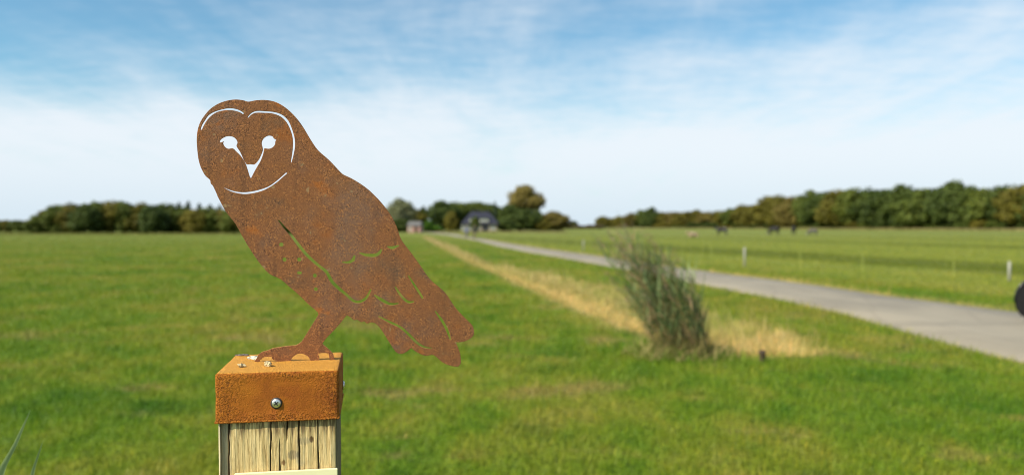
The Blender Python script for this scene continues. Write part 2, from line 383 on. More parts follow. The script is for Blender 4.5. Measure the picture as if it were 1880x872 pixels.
def wobble(P):
    s = 0
    for i in range(8): s = s + np.sin(P[:, 0] * _fr[i, 0] + _ph[i, 0] + np.cos(P[:, 1] * _fr[i, 1] + _ph[i, 1]) * 1.3)
    return s / 8
def ditch_sd(P):
    """signed distance to the straw strip, positive inside"""
    d = dist_line(P, DPOLY, True); return np.where(inside(P, DPOLY), d, -d)
def dryness(P, wob=.32):
    s = np.full(len(P), -99.0)
    box = (P[:, 1] > 6) & (P[:, 1] < 140) & (P[:, 0] > -20) & (P[:, 0] < 8)
    s[box] = ditch_sd(P[box]) + wobble(P[box]) * wob
    dry = sm(s, -.22, .18) * .95 * (1 - .45 * sm(P[:, 1], 22, 60)) * np.clip(.90 + .45 * wobble(P * 1.6 + 3), .35, 1)
    du, dl = dist_line(P[box], DUP), dist_line(P[box], DLO); fr = dl / (du + dl + 1e-6)
    upper = sm(fr, .36, .55) * (1 - sm(P[box][:, 0], 2.3, 2.9) * (P[box][:, 1] < 11.5))
    dry[box] *= 1 - upper * np.clip(.50 + .5 * wobble(P[box] * 1.3 + 11), .05, .85)
    n, f = road_edges(P[:, 1])
    verge = np.exp(-np.clip(P[:, 0] - f, 0, 9) ** 2 / .09) * .75 * (P[:, 0] > f - .3) + np.exp(-np.clip(n - P[:, 0], 0, 9) ** 2 / .012) * .35 * (P[:, 0] < n + .2)
    return np.clip(np.maximum(dry, verge * (P[:, 1] < 200) * (.8 + .5 * wobble(P))), 0, 1)
def height(P):
    z = np.zeros(len(P))
    box = (P[:, 1] > 6) & (P[:, 1] < 140) & (P[:, 0] > -20) & (P[:, 0] < 8)
    z[box] -= .16 * sm(ditch_sd(P[box]), .0, .55)
    n, f = road_edges(P[:, 1]); dr = np.maximum(n - P[:, 0], P[:, 0] - f)          # distance outside the road
    lump = wobble(P * .55) * .045 + wobble(P[:, ::-1] * 1.7) * .022
    z += lump * sm(dr, .15, 1.2) * (np.abs(P[:, 1]) < 400)
    z -= .02 * (1 - sm(dr, -.35, -.05))                                            # bed under the road sheet
    return z
def build_ground():
    def axis(dense, step, far, g=1.16):
        a = list(np.arange(dense[0], dense[1], step)); s = step
        while a[-1] < far[1]: s *= g; a.append(a[-1] + s)
        s = step
        while a[0] > far[0]: s *= g; a.insert(0, a[0] - s)
        return np.array(a)
    xs = axis((-14, 14), .22, (-4000, 4000)); ys = axis((3, 46), .22, (-300, 6000))
    X, Y = np.meshgrid(xs, ys); P = np.c_[X.ravel(), Y.ravel()]
    z = height(P); nx = len(xs); ny = len(ys)
    i = np.arange(nx * ny).reshape(ny, nx)
    f = np.stack([i[:-1, :-1], i[:-1, 1:], i[1:, 1:], i[1:, :-1]], -1).reshape(-1, 4)
    me = npmesh('ground', np.c_[P, z], f, 4, {'dry': dryness(P)})
    tag(link('ground', me, MATS['turf'], smooth=True), 'short green pasture grass on flat ground around the post', kind='structure')
    yy = np.concatenate([np.arange(-30, 60, .5), np.arange(60, 236, 3)])
    n, f_ = road_edges(yy)
    w = np.c_[yy * 0, yy]; jn = wobble(np.c_[n, yy * 1.7]) * .11; jf = wobble(np.c_[f_ + 5, yy * 1.3]) * .13
    v = []; fc = []
    for i, y in enumerate(yy):
        a, b = n[i] + jn[i], f_[i] + jf[i]
        for t, zz in ((0, -.03), (.012, .008), (.3, .022), (.7, .022), (.988, .008), (1, -.03)): v.append((a + (b - a) * t, y, zz))
        if i:
            for q in range(5): fc.append(((i - 1) * 6 + q, (i - 1) * 6 + q + 1, i * 6 + q + 1, i * 6 + q))
    me = npmesh('road', v, fc, 4)
    tag(link('road', me, MATS['asphalt'], smooth=True), 'narrow pale grey farm road curving away to the house', kind='structure')
build_ground()

# ------------------------------------------------------------------ trees
def quads(C, N, size, rng, aspect=1.0):
    """little quads at C facing N with random roll"""
    n = len(C); N = N / np.linalg.norm(N, axis=1, keepdims=True)
    r = rng.normal(size=(n, 3)); A = np.cross(N, r); A /= np.linalg.norm(A, axis=1, keepdims=True) + 1e-9
    B = np.cross(N, A); s = size[:, None]
    V = np.stack([C - A * s, C + B * s * .6 * aspect, C + A * s, C - B * s * .6 * aspect], 1).reshape(-1, 3)
    return V, np.arange(n * 4).reshape(n, 4)
def crown_mesh(name, seed, kind):
    rng = np.random.default_rng(seed); pts = []; nor = []; tin = []
    if kind == 'conifer':
        for i in range(46):
            z = .06 + .92 * (i / 46) ** .9; rad = .48 * (1 - z) ** .8 + .02
            for j in range(9):
                a = rng.uniform(0, 6.28); L = rad * rng.uniform(.7, 1.1)
                for t in np.linspace(.25, 1, 9):
                    pts.append((math.cos(a) * L * t, math.sin(a) * L * t, z - .05 * t + rng.normal(0, .006))); nor.append((math.cos(a) * .4, math.sin(a) * .4, 1)); tin.append(rng.uniform())
        size = rng.uniform(.018, .034, len(pts))
    else:
        lo, zr, ncl, per = {'round': (.06, .30, 92, 110), 'bush': (.0, .24, 96, 110), 'tall': (.08, .27, 92, 100), 'crownhigh': (.36, .22, 60, 110)}[kind]
        for i in range(ncl):
            u = rng.normal(size=3); u /= np.linalg.norm(u); rr = rng.uniform(.45, 1) ** .6
            zc = (lo + 1) / 2; hz = (1 - lo) / 2 - .07
            c = np.array([u[0] * .40 * rr, u[1] * .40 * rr, zc + u[2] * hz * rr])
            sh = 1 - .35 * max(0, (c[2] - zc) / hz) ** 2; c[:2] *= sh
            if kind in ('bush',) and c[2] < .4: c[:2] *= 1.15
            r = rng.uniform(.085, .165); tt = rng.uniform(.2, .8)
            d = rng.normal(size=(per, 3)); d /= np.linalg.norm(d, axis=1, keepdims=True)
            rad = r * rng.uniform(.55, 1.12, (per, 1)); q = c + d * rad * np.array([1.1, 1.1, .85])
            pts += list(q); nor += list(d + rng.normal(0, .5, (per, 3)) + np.array([0, 0, .35])); tin += list(np.clip(tt + rng.normal(0, .18, per), 0, 1))
        size = rng.uniform(.020, .038, len(pts))
    P = np.array(pts); P[:, 2] = np.clip(P[:, 2], .01, 1.0)
    V, f = quads(P, np.array(nor), size, rng)
    return npmesh(name, V, f, 4, {'tint': np.repeat(np.array(tin), 4)})
def trunk_mesh(name, seed, kind):
    rng = random.Random(seed); m = MB(); top = .9 if kind == 'conifer' else .62
    bend = [(rng.uniform(-.02, .02) * i, rng.uniform(-.02, .02) * i, top * i / 5) for i in range(6)]
    m.tube(bend, [.030 * (1 - .75 * i / 5) for i in range(6)], 7)
    if kind != 'conifer':
        for i in range(7):
            z = rng.uniform(.22, .58); a = rng.uniform(0, 6.28); L = rng.uniform(.18, .34)
            b = Vector(bend[min(5, int(z / top * 5))]); b.z = z
            e = b + Vector((math.cos(a) * L, math.sin(a) * L, L * rng.uniform(.5, 1.1)))
            m.tube([b, b.lerp(e, .5) + Vector((0, 0, .02)), e], [.013, .009, .003], 5)
    return m.mesh(name)
PROTO = {}
for kind, n in (('round', 4), ('bush', 3), ('tall', 3), ('crownhigh', 1), ('conifer', 1)):
    PROTO[kind] = [(crown_mesh('crown', 100 + 17 * i + len(kind), kind), trunk_mesh('trunk', 31 * i + len(kind), kind)) for i in range(n)]
TR = random.Random(11); MESHC = {}
def tree(name, px, ytop, wpx, d, kind, leaf, label, group=None, cat='tree', bark='bark', depth=None, idx=None):
    h = hgt(ytop, d); w = wpx / FPX * d
    r = empty(name, at(px, d)); tag(r, label, cat, group)
    i = TR.randrange(len(PROTO[kind])) if idx is None else idx; rz = TR.uniform(0, 6.28)
    for nm, me, mt in (('crown', PROTO[kind][i][0], leaf), ('trunk', PROTO[kind][i][1], bark)):
        key = (nm, kind, i, mt)
        if key not in MESHC:
            c = me.copy(); c.materials.clear(); c.materials.append(MATS[mt]); MESHC[key] = c
        o = link(nm, MESHC[key], None, r); o.rotation_euler.z = rz
        o.scale = (w, w, h)
    return r
ORD = ['first', 'second', 'third', 'fourth', 'fifth', 'sixth', 'seventh', 'eighth', 'ninth', 'tenth', 'eleventh', 'twelfth', 'thirteenth', 'fourteenth', 'fifteenth', 'sixteenth', 'seventeenth', 'eighteenth', 'nineteenth', 'twentieth']
ORD += ['twenty-' + o for o in ORD[:9]] + ['thirtieth'] + ['thirty-' + o for o in ORD[:9]] + ['fortieth'] + ['forty-' + o for o in ORD[:9]] + ['fiftieth']
WORD = {'leaf_deep': 'dark green', 'leaf_olive': 'olive green', 'leaf_green': 'mid green', 'leaf_willow': 'pale grey-green', 'leaf_bronze': 'brownish green', 'leaf_bright': 'bright green', 'leaf_conifer': 'dark conifer', 'leaf_brownhedge': 'brown'}
# left belt beside the owl
lx = [(68, 399, 34, 'leaf_green'), (86, 389, 36, 'leaf_olive'), (108, 377, 44, 'leaf_green'), (133, 377, 40, 'leaf_olive'), (157, 377, 42, 'leaf_deep'), (182, 374, 44, 'leaf_green'), (206, 371, 46, 'leaf_olive'),
      (232, 374, 42, 'leaf_green'), (256, 376, 40, 'leaf_olive'), (281, 377, 42, 'leaf_deep'), (306, 376, 44, 'leaf_green'), (333, 384, 42, 'leaf_green'), (358, 386, 42, 'leaf_olive'), (384, 384, 44, 'leaf_green'), (408, 386, 40, 'leaf_bronze'), (432, 384, 44, 'leaf_green'), (458, 386, 44, 'leaf_olive'), (484, 388, 42, 'leaf_green'), (510, 387, 44, 'leaf_olive'), (537, 388, 44, 'leaf_green'), (565, 389, 44, 'leaf_deep'), (592, 390, 44, 'leaf_olive'), (620, 392, 44, 'leaf_green')]
for i, (x, y, w, lf) in enumerate(lx):
    tree('hedgerow_tree', x, y - 5, w * 1.45, 158 + TR.uniform(-4, 4), 'bush', lf, f'{WORD[lf]} bushy tree in the left tree belt, {ORD[i]} from its left end', 'trees in the left tree belt')
for i, (x, y, w, lf) in enumerate([(-10, 402, 34, 'leaf_green'), (12, 402, 32, 'leaf_olive'), (33, 403, 30, 'leaf_green'), (52, 403, 30, 'leaf_olive')]):
    tree('low_bush', x, y, w * 1.3, 215 + TR.uniform(-5, 5), 'bush', lf, f'low {WORD[lf]} bush beyond the left end of the tree belt, {ORD[i]} from the left', 'low bushes at the far left', 'bush')
for i, (x, y, w) in enumerate([(298, 374, 20), (314, 373, 18), (329, 370, 22), (346, 368, 24), (366, 372, 22), (386, 374, 22), (404, 375, 20), (420, 378, 20)]):
    tree('spruce_tree', x, y - 2, w * 1.9, 182 + TR.uniform(-4, 4), 'conifer', 'leaf_conifer', f'dark blue-green spruce tip behind the left tree belt, {ORD[i]} from the left', 'spruces behind the left tree belt')
# trees round the farmhouse
ct = [('willow_tree', 733, 365, 54, 215, 'bush', 'leaf_willow', 'pale grey-green willow just right of the owl'),
      ('leafy_shrub', 732, 404, 52, 208, 'bush', 'leaf_deep', 'dark green shrub at the foot of the grey-green willow'),
      ('yellowish_tree', 766, 386, 30, 225, 'round', 'leaf_olive', 'small olive-yellow tree behind the pink cottage'),
      ('poplar_tree', 777, 379, 15, 240, 'tall', 'leaf_deep', 'slim dark tree behind the pink cottage'),
      ('leafy_bush', 784, 406, 20, 224, 'bush', 'leaf_bright', 'bright green bush right of the pink cottage'),
      ('leafy_bush', 793, 409, 24, 228, 'bush', 'leaf_deep', 'dark bush between the bright green bush and the big broadleaf'),
      ('broadleaf_tree', 814, 370, 58, 262, 'round', 'leaf_deep', 'big dark round tree left of the slate roofed house'),
      ('broadleaf_tree', 836, 372, 52, 266, 'round', 'leaf_green', 'rounded green tree beside the left end of the slate roof'),
      ('leafy_bush', 800, 417, 22, 222, 'bush', 'leaf_bright', 'low bright green bush beside the road, left of the farmhouse'),
      ('columnar_tree', 829, 390, 22, 236, 'bush', 'leaf_olive', 'narrow olive tree standing close to the left of the farmhouse'),
      ('broadleaf_tree', 872, 372, 62, 275, 'round', 'leaf_green', 'broad green tree dome rising behind the slate roof'),
      ('broadleaf_tree', 896, 375, 50, 280, 'round', 'leaf_deep', 'dark tree behind the right half of the slate roof'),
      ('spruce_tree', 909, 369, 17, 268, 'conifer', 'leaf_conifer', 'single dark blue-green spruce right of the slate roof'),
      ('garden_tree', 872, 399, 13, 212, 'bush', 'leaf_green', 'slender green garden tree in front of the farmhouse between its dormers'),
      ('broadleaf_tree', 936, 377, 44, 250, 'round', 'leaf_deep', 'dark green tree right of the farmhouse'),
      ('tall_pine', 964, 343, 56, 258, 'crownhigh', 'leaf_bronze', 'tallest tree of the farm, with a high brownish crown'),
      ('broadleaf_tree', 958, 385, 58, 246, 'bush', 'leaf_deep', 'dark spreading tree below the tallest crown'),
      ('broadleaf_tree', 986, 388, 42, 250, 'bush', 'leaf_green', 'mid green tree right of the tallest crown'),
      ('leafy_bush', 928, 404, 34, 236, 'bush', 'leaf_deep', 'dark garden bush against the right end of the farmhouse'),
      ('broadleaf_tree', 1021, 390, 48, 248, 'bush', 'leaf_bronze', 'round brownish green tree at the right end of the farm trees'),
      ('leafy_bush', 1000, 405, 30, 244, 'bush', 'leaf_olive', 'olive bush left of the round brownish tree'),
      ('distant_tree', 1054, 408, 13, 520, 'round', 'leaf_deep', 'tiny distant tree in the gap between farm and wood')]
for nm, x, y, w, d, kd, lf, lb in ct:
    tree(nm, x, y - 3, w * (1.3 if kd != 'conifer' else 1.2), d, kd, lf, lb, 'trees around the farmhouse', 'bush' if 'bush' in nm or 'shrub' in nm else 'tree', idx=None)
for i, (x, y, w) in enumerate([(1046, 413, 20), (1064, 413, 22), (1082, 412, 22), (1098, 411, 20)]):
    tree('brown_hedge_bush', x, y, w * 1.3, 470, 'bush', 'leaf_brownhedge', f'low brown hedge bush in the gap left of the wood, {ORD[i]} from the left', 'brown hedge bushes', 'bush')
# the wood on the right, running towards the camera
wx = [(1108, 401, 26), (1124, 403, 22), (1140, 401, 24), (1157, 397, 26), (1176, 391, 28), (1197, 385, 32), (1217, 390, 28), (1237, 391, 30), (1258, 390, 30), (1279, 389, 30), (1300, 389, 32), (1322, 388, 34), (1344, 384, 36), (1366, 378, 38),
      (1388, 374, 40), (1411, 366, 42), (1435, 362, 44), (1460, 359, 46), (1486, 354, 48), (1513, 353, 50), (1540, 350, 52), (1568, 348, 54), (1598, 350, 54), (1628, 347, 56), (1660, 344, 58), (1692, 350, 58), (1720, 343, 56), (1745, 335, 62), (1780, 345, 60), (1814, 343, 62), (1848, 341, 64), (1884, 338, 66), (1925, 334, 70), (1970, 330, 74), (2015, 327, 76)]
wl = ['leaf_olive', 'leaf_olive', 'leaf_olive', 'leaf_bronze', 'leaf_green', 'leaf_deep', 'leaf_olive', 'leaf_bronze', 'leaf_olive', 'leaf_olive', 'leaf_bronze', 'leaf_olive', 'leaf_green', 'leaf_olive']
WOOD = []
for i, (x, y, w) in enumerate(wx):
    d = 1475 * 13.5 / (HZ - y + 4 + .0); d = min(760, d) if x < 1420 else d
    d = np.interp(x, [1100, 1340, 1480, 1700, 1900, 2050], [640, 560, 420, 330, 285, 255]) + TR.uniform(-5, 5); WOOD.append((x, d))
    lf = wl[i % len(wl)] if x < 1560 else ['leaf_deep', 'leaf_green', 'leaf_deep', 'leaf_olive'][i % 4]
    if x in (1197, 1628, 1660, 1745): lf = 'leaf_deep'
    tree('woodland_tree', x, y - 4 + TR.uniform(-3, 3), w * TR.uniform(1.3, 1.7), d, 'bush' if i % 3 else 'round', lf, f'{WORD[lf]} tree at the edge of the right-hand wood, {ORD[i]} from its left end', 'edge trees of the right-hand wood', bark='bark_pale' if i in (17, 19, 22) else 'bark')
for i in range(22):
    x = 1352 + i * 31; y = np.interp(x, [q[0] for q in wx], [q[1] for q in wx]); d = np.interp(x, [1100, 1340, 1480, 1700, 1900, 2050], [640, 560, 420, 330, 285, 255]) * 1.07
    lf = ['leaf_deep', 'leaf_green', 'leaf_deep'][i % 3]
    tree('woodland_tree', x, y + 3 + TR.uniform(-3, 4), 62, d, 'tall', lf, f'{WORD[lf]} tree in the second row of the right-hand wood, {ORD[i]} from the left', 'second row trees of the right-hand wood')
for i in range(26):
    x = 1190 + i * 29; d = np.interp(x, [1100, 1340, 1480, 1700, 1900, 2050], [640, 560, 420, 330, 285, 255]) * .985
    lf = ['leaf_deep', 'leaf_olive', 'leaf_green', 'leaf_deep'][i % 4]; hb = TR.uniform(2.6, 5.0)
    tree('understorey_bush', x, HZ - (hb - CAM_H) / d * FPX, 40, d, 'bush', lf, f'low {WORD[lf]} bush at the foot of the right-hand wood, {ORD[i]} from the left', 'bushes at the foot of the right-hand wood', 'bush')

# ------------------------------------------------------------------ farm buildings
def win(parent, x, z, w, h, y=-.02, frame='trim_white'):
    f = MB()
    t = .09
    f.box((x, y, z + h / 2 - t / 2), (w, .08, t)).box((x, y, z - h / 2 + t / 2), (w, .08, t))
    f.box((x - w / 2 + t / 2, y - .002, z), (t, .08, h - 2 * t)).box((x + w / 2 - t / 2, y - .002, z), (t, .08, h - 2 * t)).box((x, y - .002, z), (t * .7, .06, h - 2 * t))
    fo = f.build('window', MATS[frame], parent)
    MB().box((x, y + .03, z), (w - .1, .03, h - .1)).build('pane', MATS['window_glass'], fo)
    MB().box((x, y - .07, z - h / 2 - .05), (w + .16, .18, .08)).build('sill', MATS['trim_white'], fo)
def house():
    d = 232; r = empty('farmhouse', at(881, d), R(2)); s = d / FPX
    tag(r, 'pale brick farmhouse with dark slate hipped roof and two dormers at the road end', 'house')
    Wd, Dp, ze, zr = 70 * s, 9.0, 2.35, hgt(388, d); x0 = -Wd / 2 + .6; x1 = Wd / 2 - .6
    MB().box((0, Dp / 2, ze / 2), (x1 - x0, Dp - 1.2, ze)).build('wall', MATS['brick_pale'], r)
    a = Wd / 2; rl = 2.6; v = [(-a, 0, ze), (a, 0, ze), (a, Dp, ze), (-a, Dp, ze), (-rl, Dp / 2, zr), (rl, Dp / 2, zr), (-a, 0, ze - .18), (a, 0, ze - .18), (a, Dp, ze - .18), (-a, Dp, ze - .18)]
    roof = MB().add(v, [(0, 1, 5, 4), (1, 2, 5), (2, 3, 4, 5), (3, 0, 4), (6, 7, 1, 0), (7, 8, 2, 1), (8, 9, 3, 2), (9, 6, 0, 3), (9, 8, 7, 6)]).build('roof', MATS['roof_slate'], r)
    MB().box((0, Dp / 2, zr + .04), (2 * rl + .3, .3, .2)).build('ridge', MATS['roof_slate'], roof)
    for q, (px, w) in enumerate([(869, 2.3), (889, 2.5)]):
        x = (px - 881) * s; z = hgt(405.5, d); dm = MB()
        dm.box((x, 1.9, z), (w, 2.6, 1.5)).build('dormer', MATS['trim_white'], r)
        ob = r.children[-1]
        MB().box((x, 1.85, z + .82), (w + .35, 3.0, .14)).build('dormer_roof', MATS['roof_slate'], ob)
        MB().box((x, .585, z), (w - .4, .04, 1.0)).build('pane', MATS['window_glass'], ob)
        MB().box((x, .56, z), (.08, .06, 1.0)).build('mullion', MATS['trim_white'], ob)
    for px, w in ((851, 1.3), (861, 1.1), (877, 1.2), (905, 1.3)): win(r, (px - 881) * s, 1.25, w, 1.3, y=.58)
    dr = MB().box(((891 - 881) * s, .56, 1.05), (1.9, .10, 2.1)).build('door', MATS['door_dark'], r)
    MB().tube([((891 - 881) * s + .7, .49, .95), ((891 - 881) * s + .7, .49, 1.15)], .03, 6).build('handle', MATS['chrome'], dr)
house()
def cottage():
    d = 197; s = d / FPX; r = empty('cottage', at(759, d), R(-6)); tag(r, 'small pink brick cottage with grey roof beside the willow', 'house')
    Wd = 25 * s; Dp = 4.2; ze = 1.75; zr = 2.75; a = Wd / 2
    MB().box((0, Dp / 2, ze / 2), (Wd - .3, Dp - .4, ze)).build('wall', MATS['brick_pink'], r)
    v = [(-a, 0, ze), (a, 0, ze), (a, Dp, ze), (-a, Dp, ze), (-a, Dp / 2, zr), (a, Dp / 2, zr), (-a, 0, ze - .12), (a, 0, ze - .12), (a, Dp, ze - .12), (-a, Dp, ze - .12)]
    MB().add(v, [(0, 1, 5, 4), (1, 2, 5), (2, 3, 4, 5), (3, 0, 4), (6, 7, 1, 0), (7, 8, 2, 1), (8, 9, 3, 2), (9, 6, 0, 3), (9, 8, 7, 6)]).build('roof', MATS['roof_grey'], r)
    win(r, -.9, 1.0, .7, .7, y=.18)
    MB().box((.6, .17, .85), (.8, .06, 1.55)).build('door', MATS['saddle_brown'], r)
cottage()

# ------------------------------------------------------------------ rust owl on its post
CAPX, CAPY, CYAW, CW, CHT = -.2860, 1.0060, R(9.85), .140, .0580
TOPZ = CAM_H - .1695
EX, EY = Vector((math.cos(CYAW), math.sin(CYAW), 0)), Vector((-math.sin(CYAW), math.cos(CYAW), 0))
CC = Vector((CAPX, CAPY, TOPZ))
def zt(pts, x0, y0, s): return [(x0 + x / s, y0 + y / s) for x, y in pts]
Z1 = lambda p: zt(p, 350, 170, 4.36); Z2 = lambda p: zt(p, 400, 340, 3.963); Z3 = lambda p: zt(p, 600, 400, 3.007); Z4 = lambda p: zt(p, 370, 560, 2.793)
Z7 = lambda p: zt(p, 440, 620, 9.4); ZB = lambda p: zt(p, 350, 170, 5.813); ZC = lambda p: zt(p, 430, 170, 4.36)
OUT = Z1([(458, 77), (420, 66), (360, 60), (290, 70), (220, 95), (160, 135), (115, 185), (80, 240), (60, 300), (52, 370), (55, 440), (65, 530), (85, 600), (120, 665), (158, 700), (164, 728), (180, 745), (212, 812)])
OUT += Z2([(0, 80), (60, 190), (130, 280), (180, 370), (240, 470), (310, 570), (380, 645), (455, 680), (520, 735), (590, 795), (665, 867)])
OUT += Z4([(596, 34), (600, 48), (570, 98), (515, 186)])
OUT += Z7([(1060, 75), (1010, 110), (960, 130), (800, 145), (580, 180), (490, 215), (390, 245), (330, 290), (300, 345), (275, 385), (262, 402), (345, 402), (352, 375), (400, 335), (480, 318), (565, 322), (560, 345), (590, 372), (630, 385), (640, 402), (885, 396), (897, 345), (960, 290), (1030, 262), (1100, 270), (1170, 305), (1210, 350), (1225, 395), (1362, 390), (1372, 345), (1348, 285), (1372, 264), (1450, 250), (1525, 265), (1548, 305), (1556, 385), (1650, 380), (1622, 330), (1605, 270), (1540, 200), (1450, 125), (1425, 98), (1490, 5)])
OUT += Z4([(690, 115), (744, 50)]) + Z3([(130, 545), (150, 562), (168, 560), (190, 574), (205, 568), (225, 582), (243, 574), (270, 581), (300, 612), (340, 675), (380, 735), (410, 748), (440, 736), (465, 715), (500, 740), (545, 758), (590, 755), (640, 795), (690, 815), (725, 818), (738, 800), (735, 750), (722, 712), (710, 684), (738, 683), (770, 675), (806, 650), (810, 620), (800, 590), (750, 540), (705, 490), (650, 410), (570, 340), (520, 270), (470, 200), (410, 120), (385, 50)])
OUT += [(717, 395), (700, 372.5), (680, 352), (664, 339.5), (645, 328)] + Z1([(1221, 658), (1190, 630), (1110, 545), (1020, 465), (960, 380), (900, 280), (840, 200), (760, 125), (680, 80), (600, 64), (530, 66), (490, 73)])
def ribbon(pts, wid):
    """closed outline round a polyline of varying width (pixels)"""
    P = [Vector(p) for p in pts]; L = []; Rr = []
    for i, p in enumerate(P):
        t = (P[min(i + 1, len(P) - 1)] - P[max(i - 1, 0)]).normalized(); n = Vector((-t.y, t.x)); w = wid[min(i, len(wid) - 1)] * .68
        L.append(tuple(p + n * w)); Rr.append(tuple(p - n * w))
    return L + Rr[::-1]
HOLES = [ZB([(102, 398), (120, 345), (155, 290), (187, 245), (240, 210), (330, 180), (420, 166), (500, 180), (550, 205), (574, 226), (560, 237), (520, 213), (440, 194), (360, 196), (280, 216), (212, 262), (160, 327), (122, 403)]),
         ZC([(103, 200), (135, 165), (180, 147), (260, 150), (330, 158), (390, 182), (437, 230), (467, 300), (486, 370), (489, 430), (477, 500), (460, 566), (452, 555), (466, 460), (467, 370), (449, 302), (419, 242), (374, 197), (310, 172), (240, 166), (172, 166), (137, 182), (114, 206)]),
         Z1([(225, 739), (320, 792), (420, 814), (510, 806), (600, 778), (690, 722), (740, 678), (776, 648), (764, 638), (700, 695), (620, 752), (510, 787), (410, 797), (320, 781)]),
         Z1([(230, 392), (242, 374), (275, 354), (310, 348), (345, 357), (370, 380), (378, 405), (370, 430), (400, 478), (430, 545), (450, 575), (480, 573), (510, 574), (542, 540), (562, 500), (575, 465), (574, 440), (568, 420), (568, 395), (585, 365), (620, 345), (655, 350), (668, 368), (689, 380), (680, 394), (678, 415), (660, 440), (630, 453), (600, 450), (590, 452), (584, 490), (562, 550), (532, 600), (510, 640), (484, 691), (472, 675), (455, 620), (435, 565), (400, 510), (360, 470), (338, 450), (300, 453), (272, 435), (258, 408), (262, 396), (240, 404)]),
         ribbon(Z2([(440, 253), (480, 302), (530, 358), (590, 438), (660, 520), (740, 590), (790, 630), (830, 700), (880, 750), (940, 800), (985, 840), (1030, 848), (1080, 818), (1114, 755)]), [2.2, 3.4, 4.2, 4.8, 4.8, 4.4, 4.8, 5.2, 5.0, 4.4, 4.2, 4.2, 4.2, 2.6]),
         ribbon(Z2([(903, 560), (955, 560), (985, 542), (996, 508)]), [2, 4, 5.4, 3]),
         ribbon(Z3([(178, 193), (215, 204), (262, 207), (288, 195), (304, 171)]), [2, 4.6, 5, 4.6, 2.2]),
         ribbon(Z3([(333, 158), (362, 165), (399, 152)]), [2, 4.8, 2.2]),
         ribbon(Z3([(261, 424), (300, 450), (350, 475), (397, 471)]), [2.4, 5, 4, 2.2]),
         ribbon(Z3([(377, 378), (400, 415), (430, 450), (455, 465), (482, 461)]), [2, 3.6, 4, 4, 2.2]),
         ribbon(Z3([(449, 316), (480, 365), (510, 410), (531, 445)]), [2, 3.4, 3.6, 3]),
         ribbon(Z3([(597, 512), (635, 565), (665, 620), (683, 673)]), [2, 4, 4, 2.8]),
         ribbon(Z3([(284, 542), (350, 575), (410, 605), (460, 650), (500, 690), (540, 712), (580, 718)]), [2, 3.6, 3.6, 4.2, 4, 3.2, 2])]
for x, y, rx, ry in [(462, 432, 18, 16), (485, 540, 17, 17), (592, 540, 17, 16), (594, 637, 21, 13), (706, 657, 16, 16), (713, 755, 16, 15)]:
    HOLES.append(Z2([(x + rx * math.cos(t * math.pi / 4), y + ry * math.sin(t * math.pi / 4)) for t in range(8)]))
def smooth_loop(P, n=4, corner=52):
    """Catmull-Rom through the points, keeping sharp corners sharp"""
    N = len(P); V = [Vector(p) for p in P]; out = []
    sharp = []
    for i in range(N):
        a = V[i] - V[i - 1]; b = V[(i + 1) % N] - V[i]
        sharp.append(math.degrees(a.angle(b, 0)) > corner)
    for i in range(N):
        p0, p1, p2, p3 = V[i - 1], V[i], V[(i + 1) % N], V[(i + 2) % N]
        L = (p2 - p1).length
        def cl(t): return t * min(1, L / max(t.length, 1e-6)) 
        m1 = cl((p2 - p0) / 2) if not sharp[i] else (p2 - p1) * .6
        m2 = cl((p3 - p1) / 2) if not sharp[(i + 1) % N] else (p2 - p1) * .6
        for j in range(n):
            t = j / n; t2 = t * t; t3 = t2 * t
            out.append(tuple(p1 * (2 * t3 - 3 * t2 + 1) + m1 * (t3 - 2 * t2 + t) + p2 * (-2 * t3 + 3 * t2) + m2 * (t3 - t2)))
    return out
FOOT = gnd(560, 661.5, TOPZ)
def to_plate(px, py):
    d = ray(px, py); o = Vector((0, 0, CAM_H)); t = (FOOT - o).dot(EY) / d.dot(EY); p = o + d * t - FOOT
    return p.dot(EX), p.z
def owl():
    cu = bpy.data.curves.new('owl', 'CURVE'); cu.dimensions = '2D'; cu.fill_mode = 'BOTH'; cu.extrude = .0010; cu.bevel_depth = .0003; cu.bevel_resolution = 1
    for lp in [OUT] + HOLES:
        px_ = smooth_loop(lp, 4 if lp is OUT else 3); pts = [to_plate(*p) for p in px_]
        sp = cu.splines.new('POLY'); sp.points.add(len(pts) - 1); sp.use_cyclic_u = True
        for i, (u, v) in enumerate(pts): sp.points[i].co = (u, max(v, -.0012) if px_[i][0] < 628 else v, 0, 1)
    tmp = bpy.data.objects.new('tmp', cu); COL.objects.link(tmp)
    bpy.context.view_layer.update()
    me = bpy.data.meshes.new_from_object(tmp.evaluated_get(bpy.context.evaluated_depsgraph_get()))
    bpy.data.objects.remove(tmp); me.name = 'owl_sculpture'; me.materials.clear()
    me.transform(Matrix.Rotation(R(90), 4, 'X'))
    me.polygons.foreach_set('use_smooth', [False] * len(me.polygons))
    me.materials.append(MATS['rust_brown']); me.materials.append(MATS['rust_edge'])
    for p in me.polygons: p.material_index = 1 if abs(p.normal.y) < .35 else 0       # the laser-cut edge rusts lighter
    o = link('owl_sculpture', me, MATS['rust_brown']); o.location = FOOT; o.rotation_euler.z = CYAW
    tag(o, 'rusty steel barn owl silhouette with cut-out face standing on the post cap', 'sculpture')
owl()
def screw(parent, loc, rot, r=.0052):
    m = Matrix.Translation(loc) @ rot
    hd = MB().lathe([(r, 0), (r, .0010), (r * .93, .0017), (r * .7, .0022), (.0001, .0024)], 20, m).build('screw', MATS['steel'], parent, True)
    q = MB()
    for a in (R(35), R(125)): q.box(m @ Vector((0, 0, .0021)), (r * 1.1, r * .26, .0012), (m.to_3x3() @ Matrix.Rotation(a, 3, 'Z')))
    q.build('cross_recess', MATS['steel_dark'], hd)
    MB().lathe([(r * 1.28, .0001), (r * 1.28, .0005), (r * 1.0, .0007)], 20, m).build('washer', MATS['steel_dark'], hd, True)
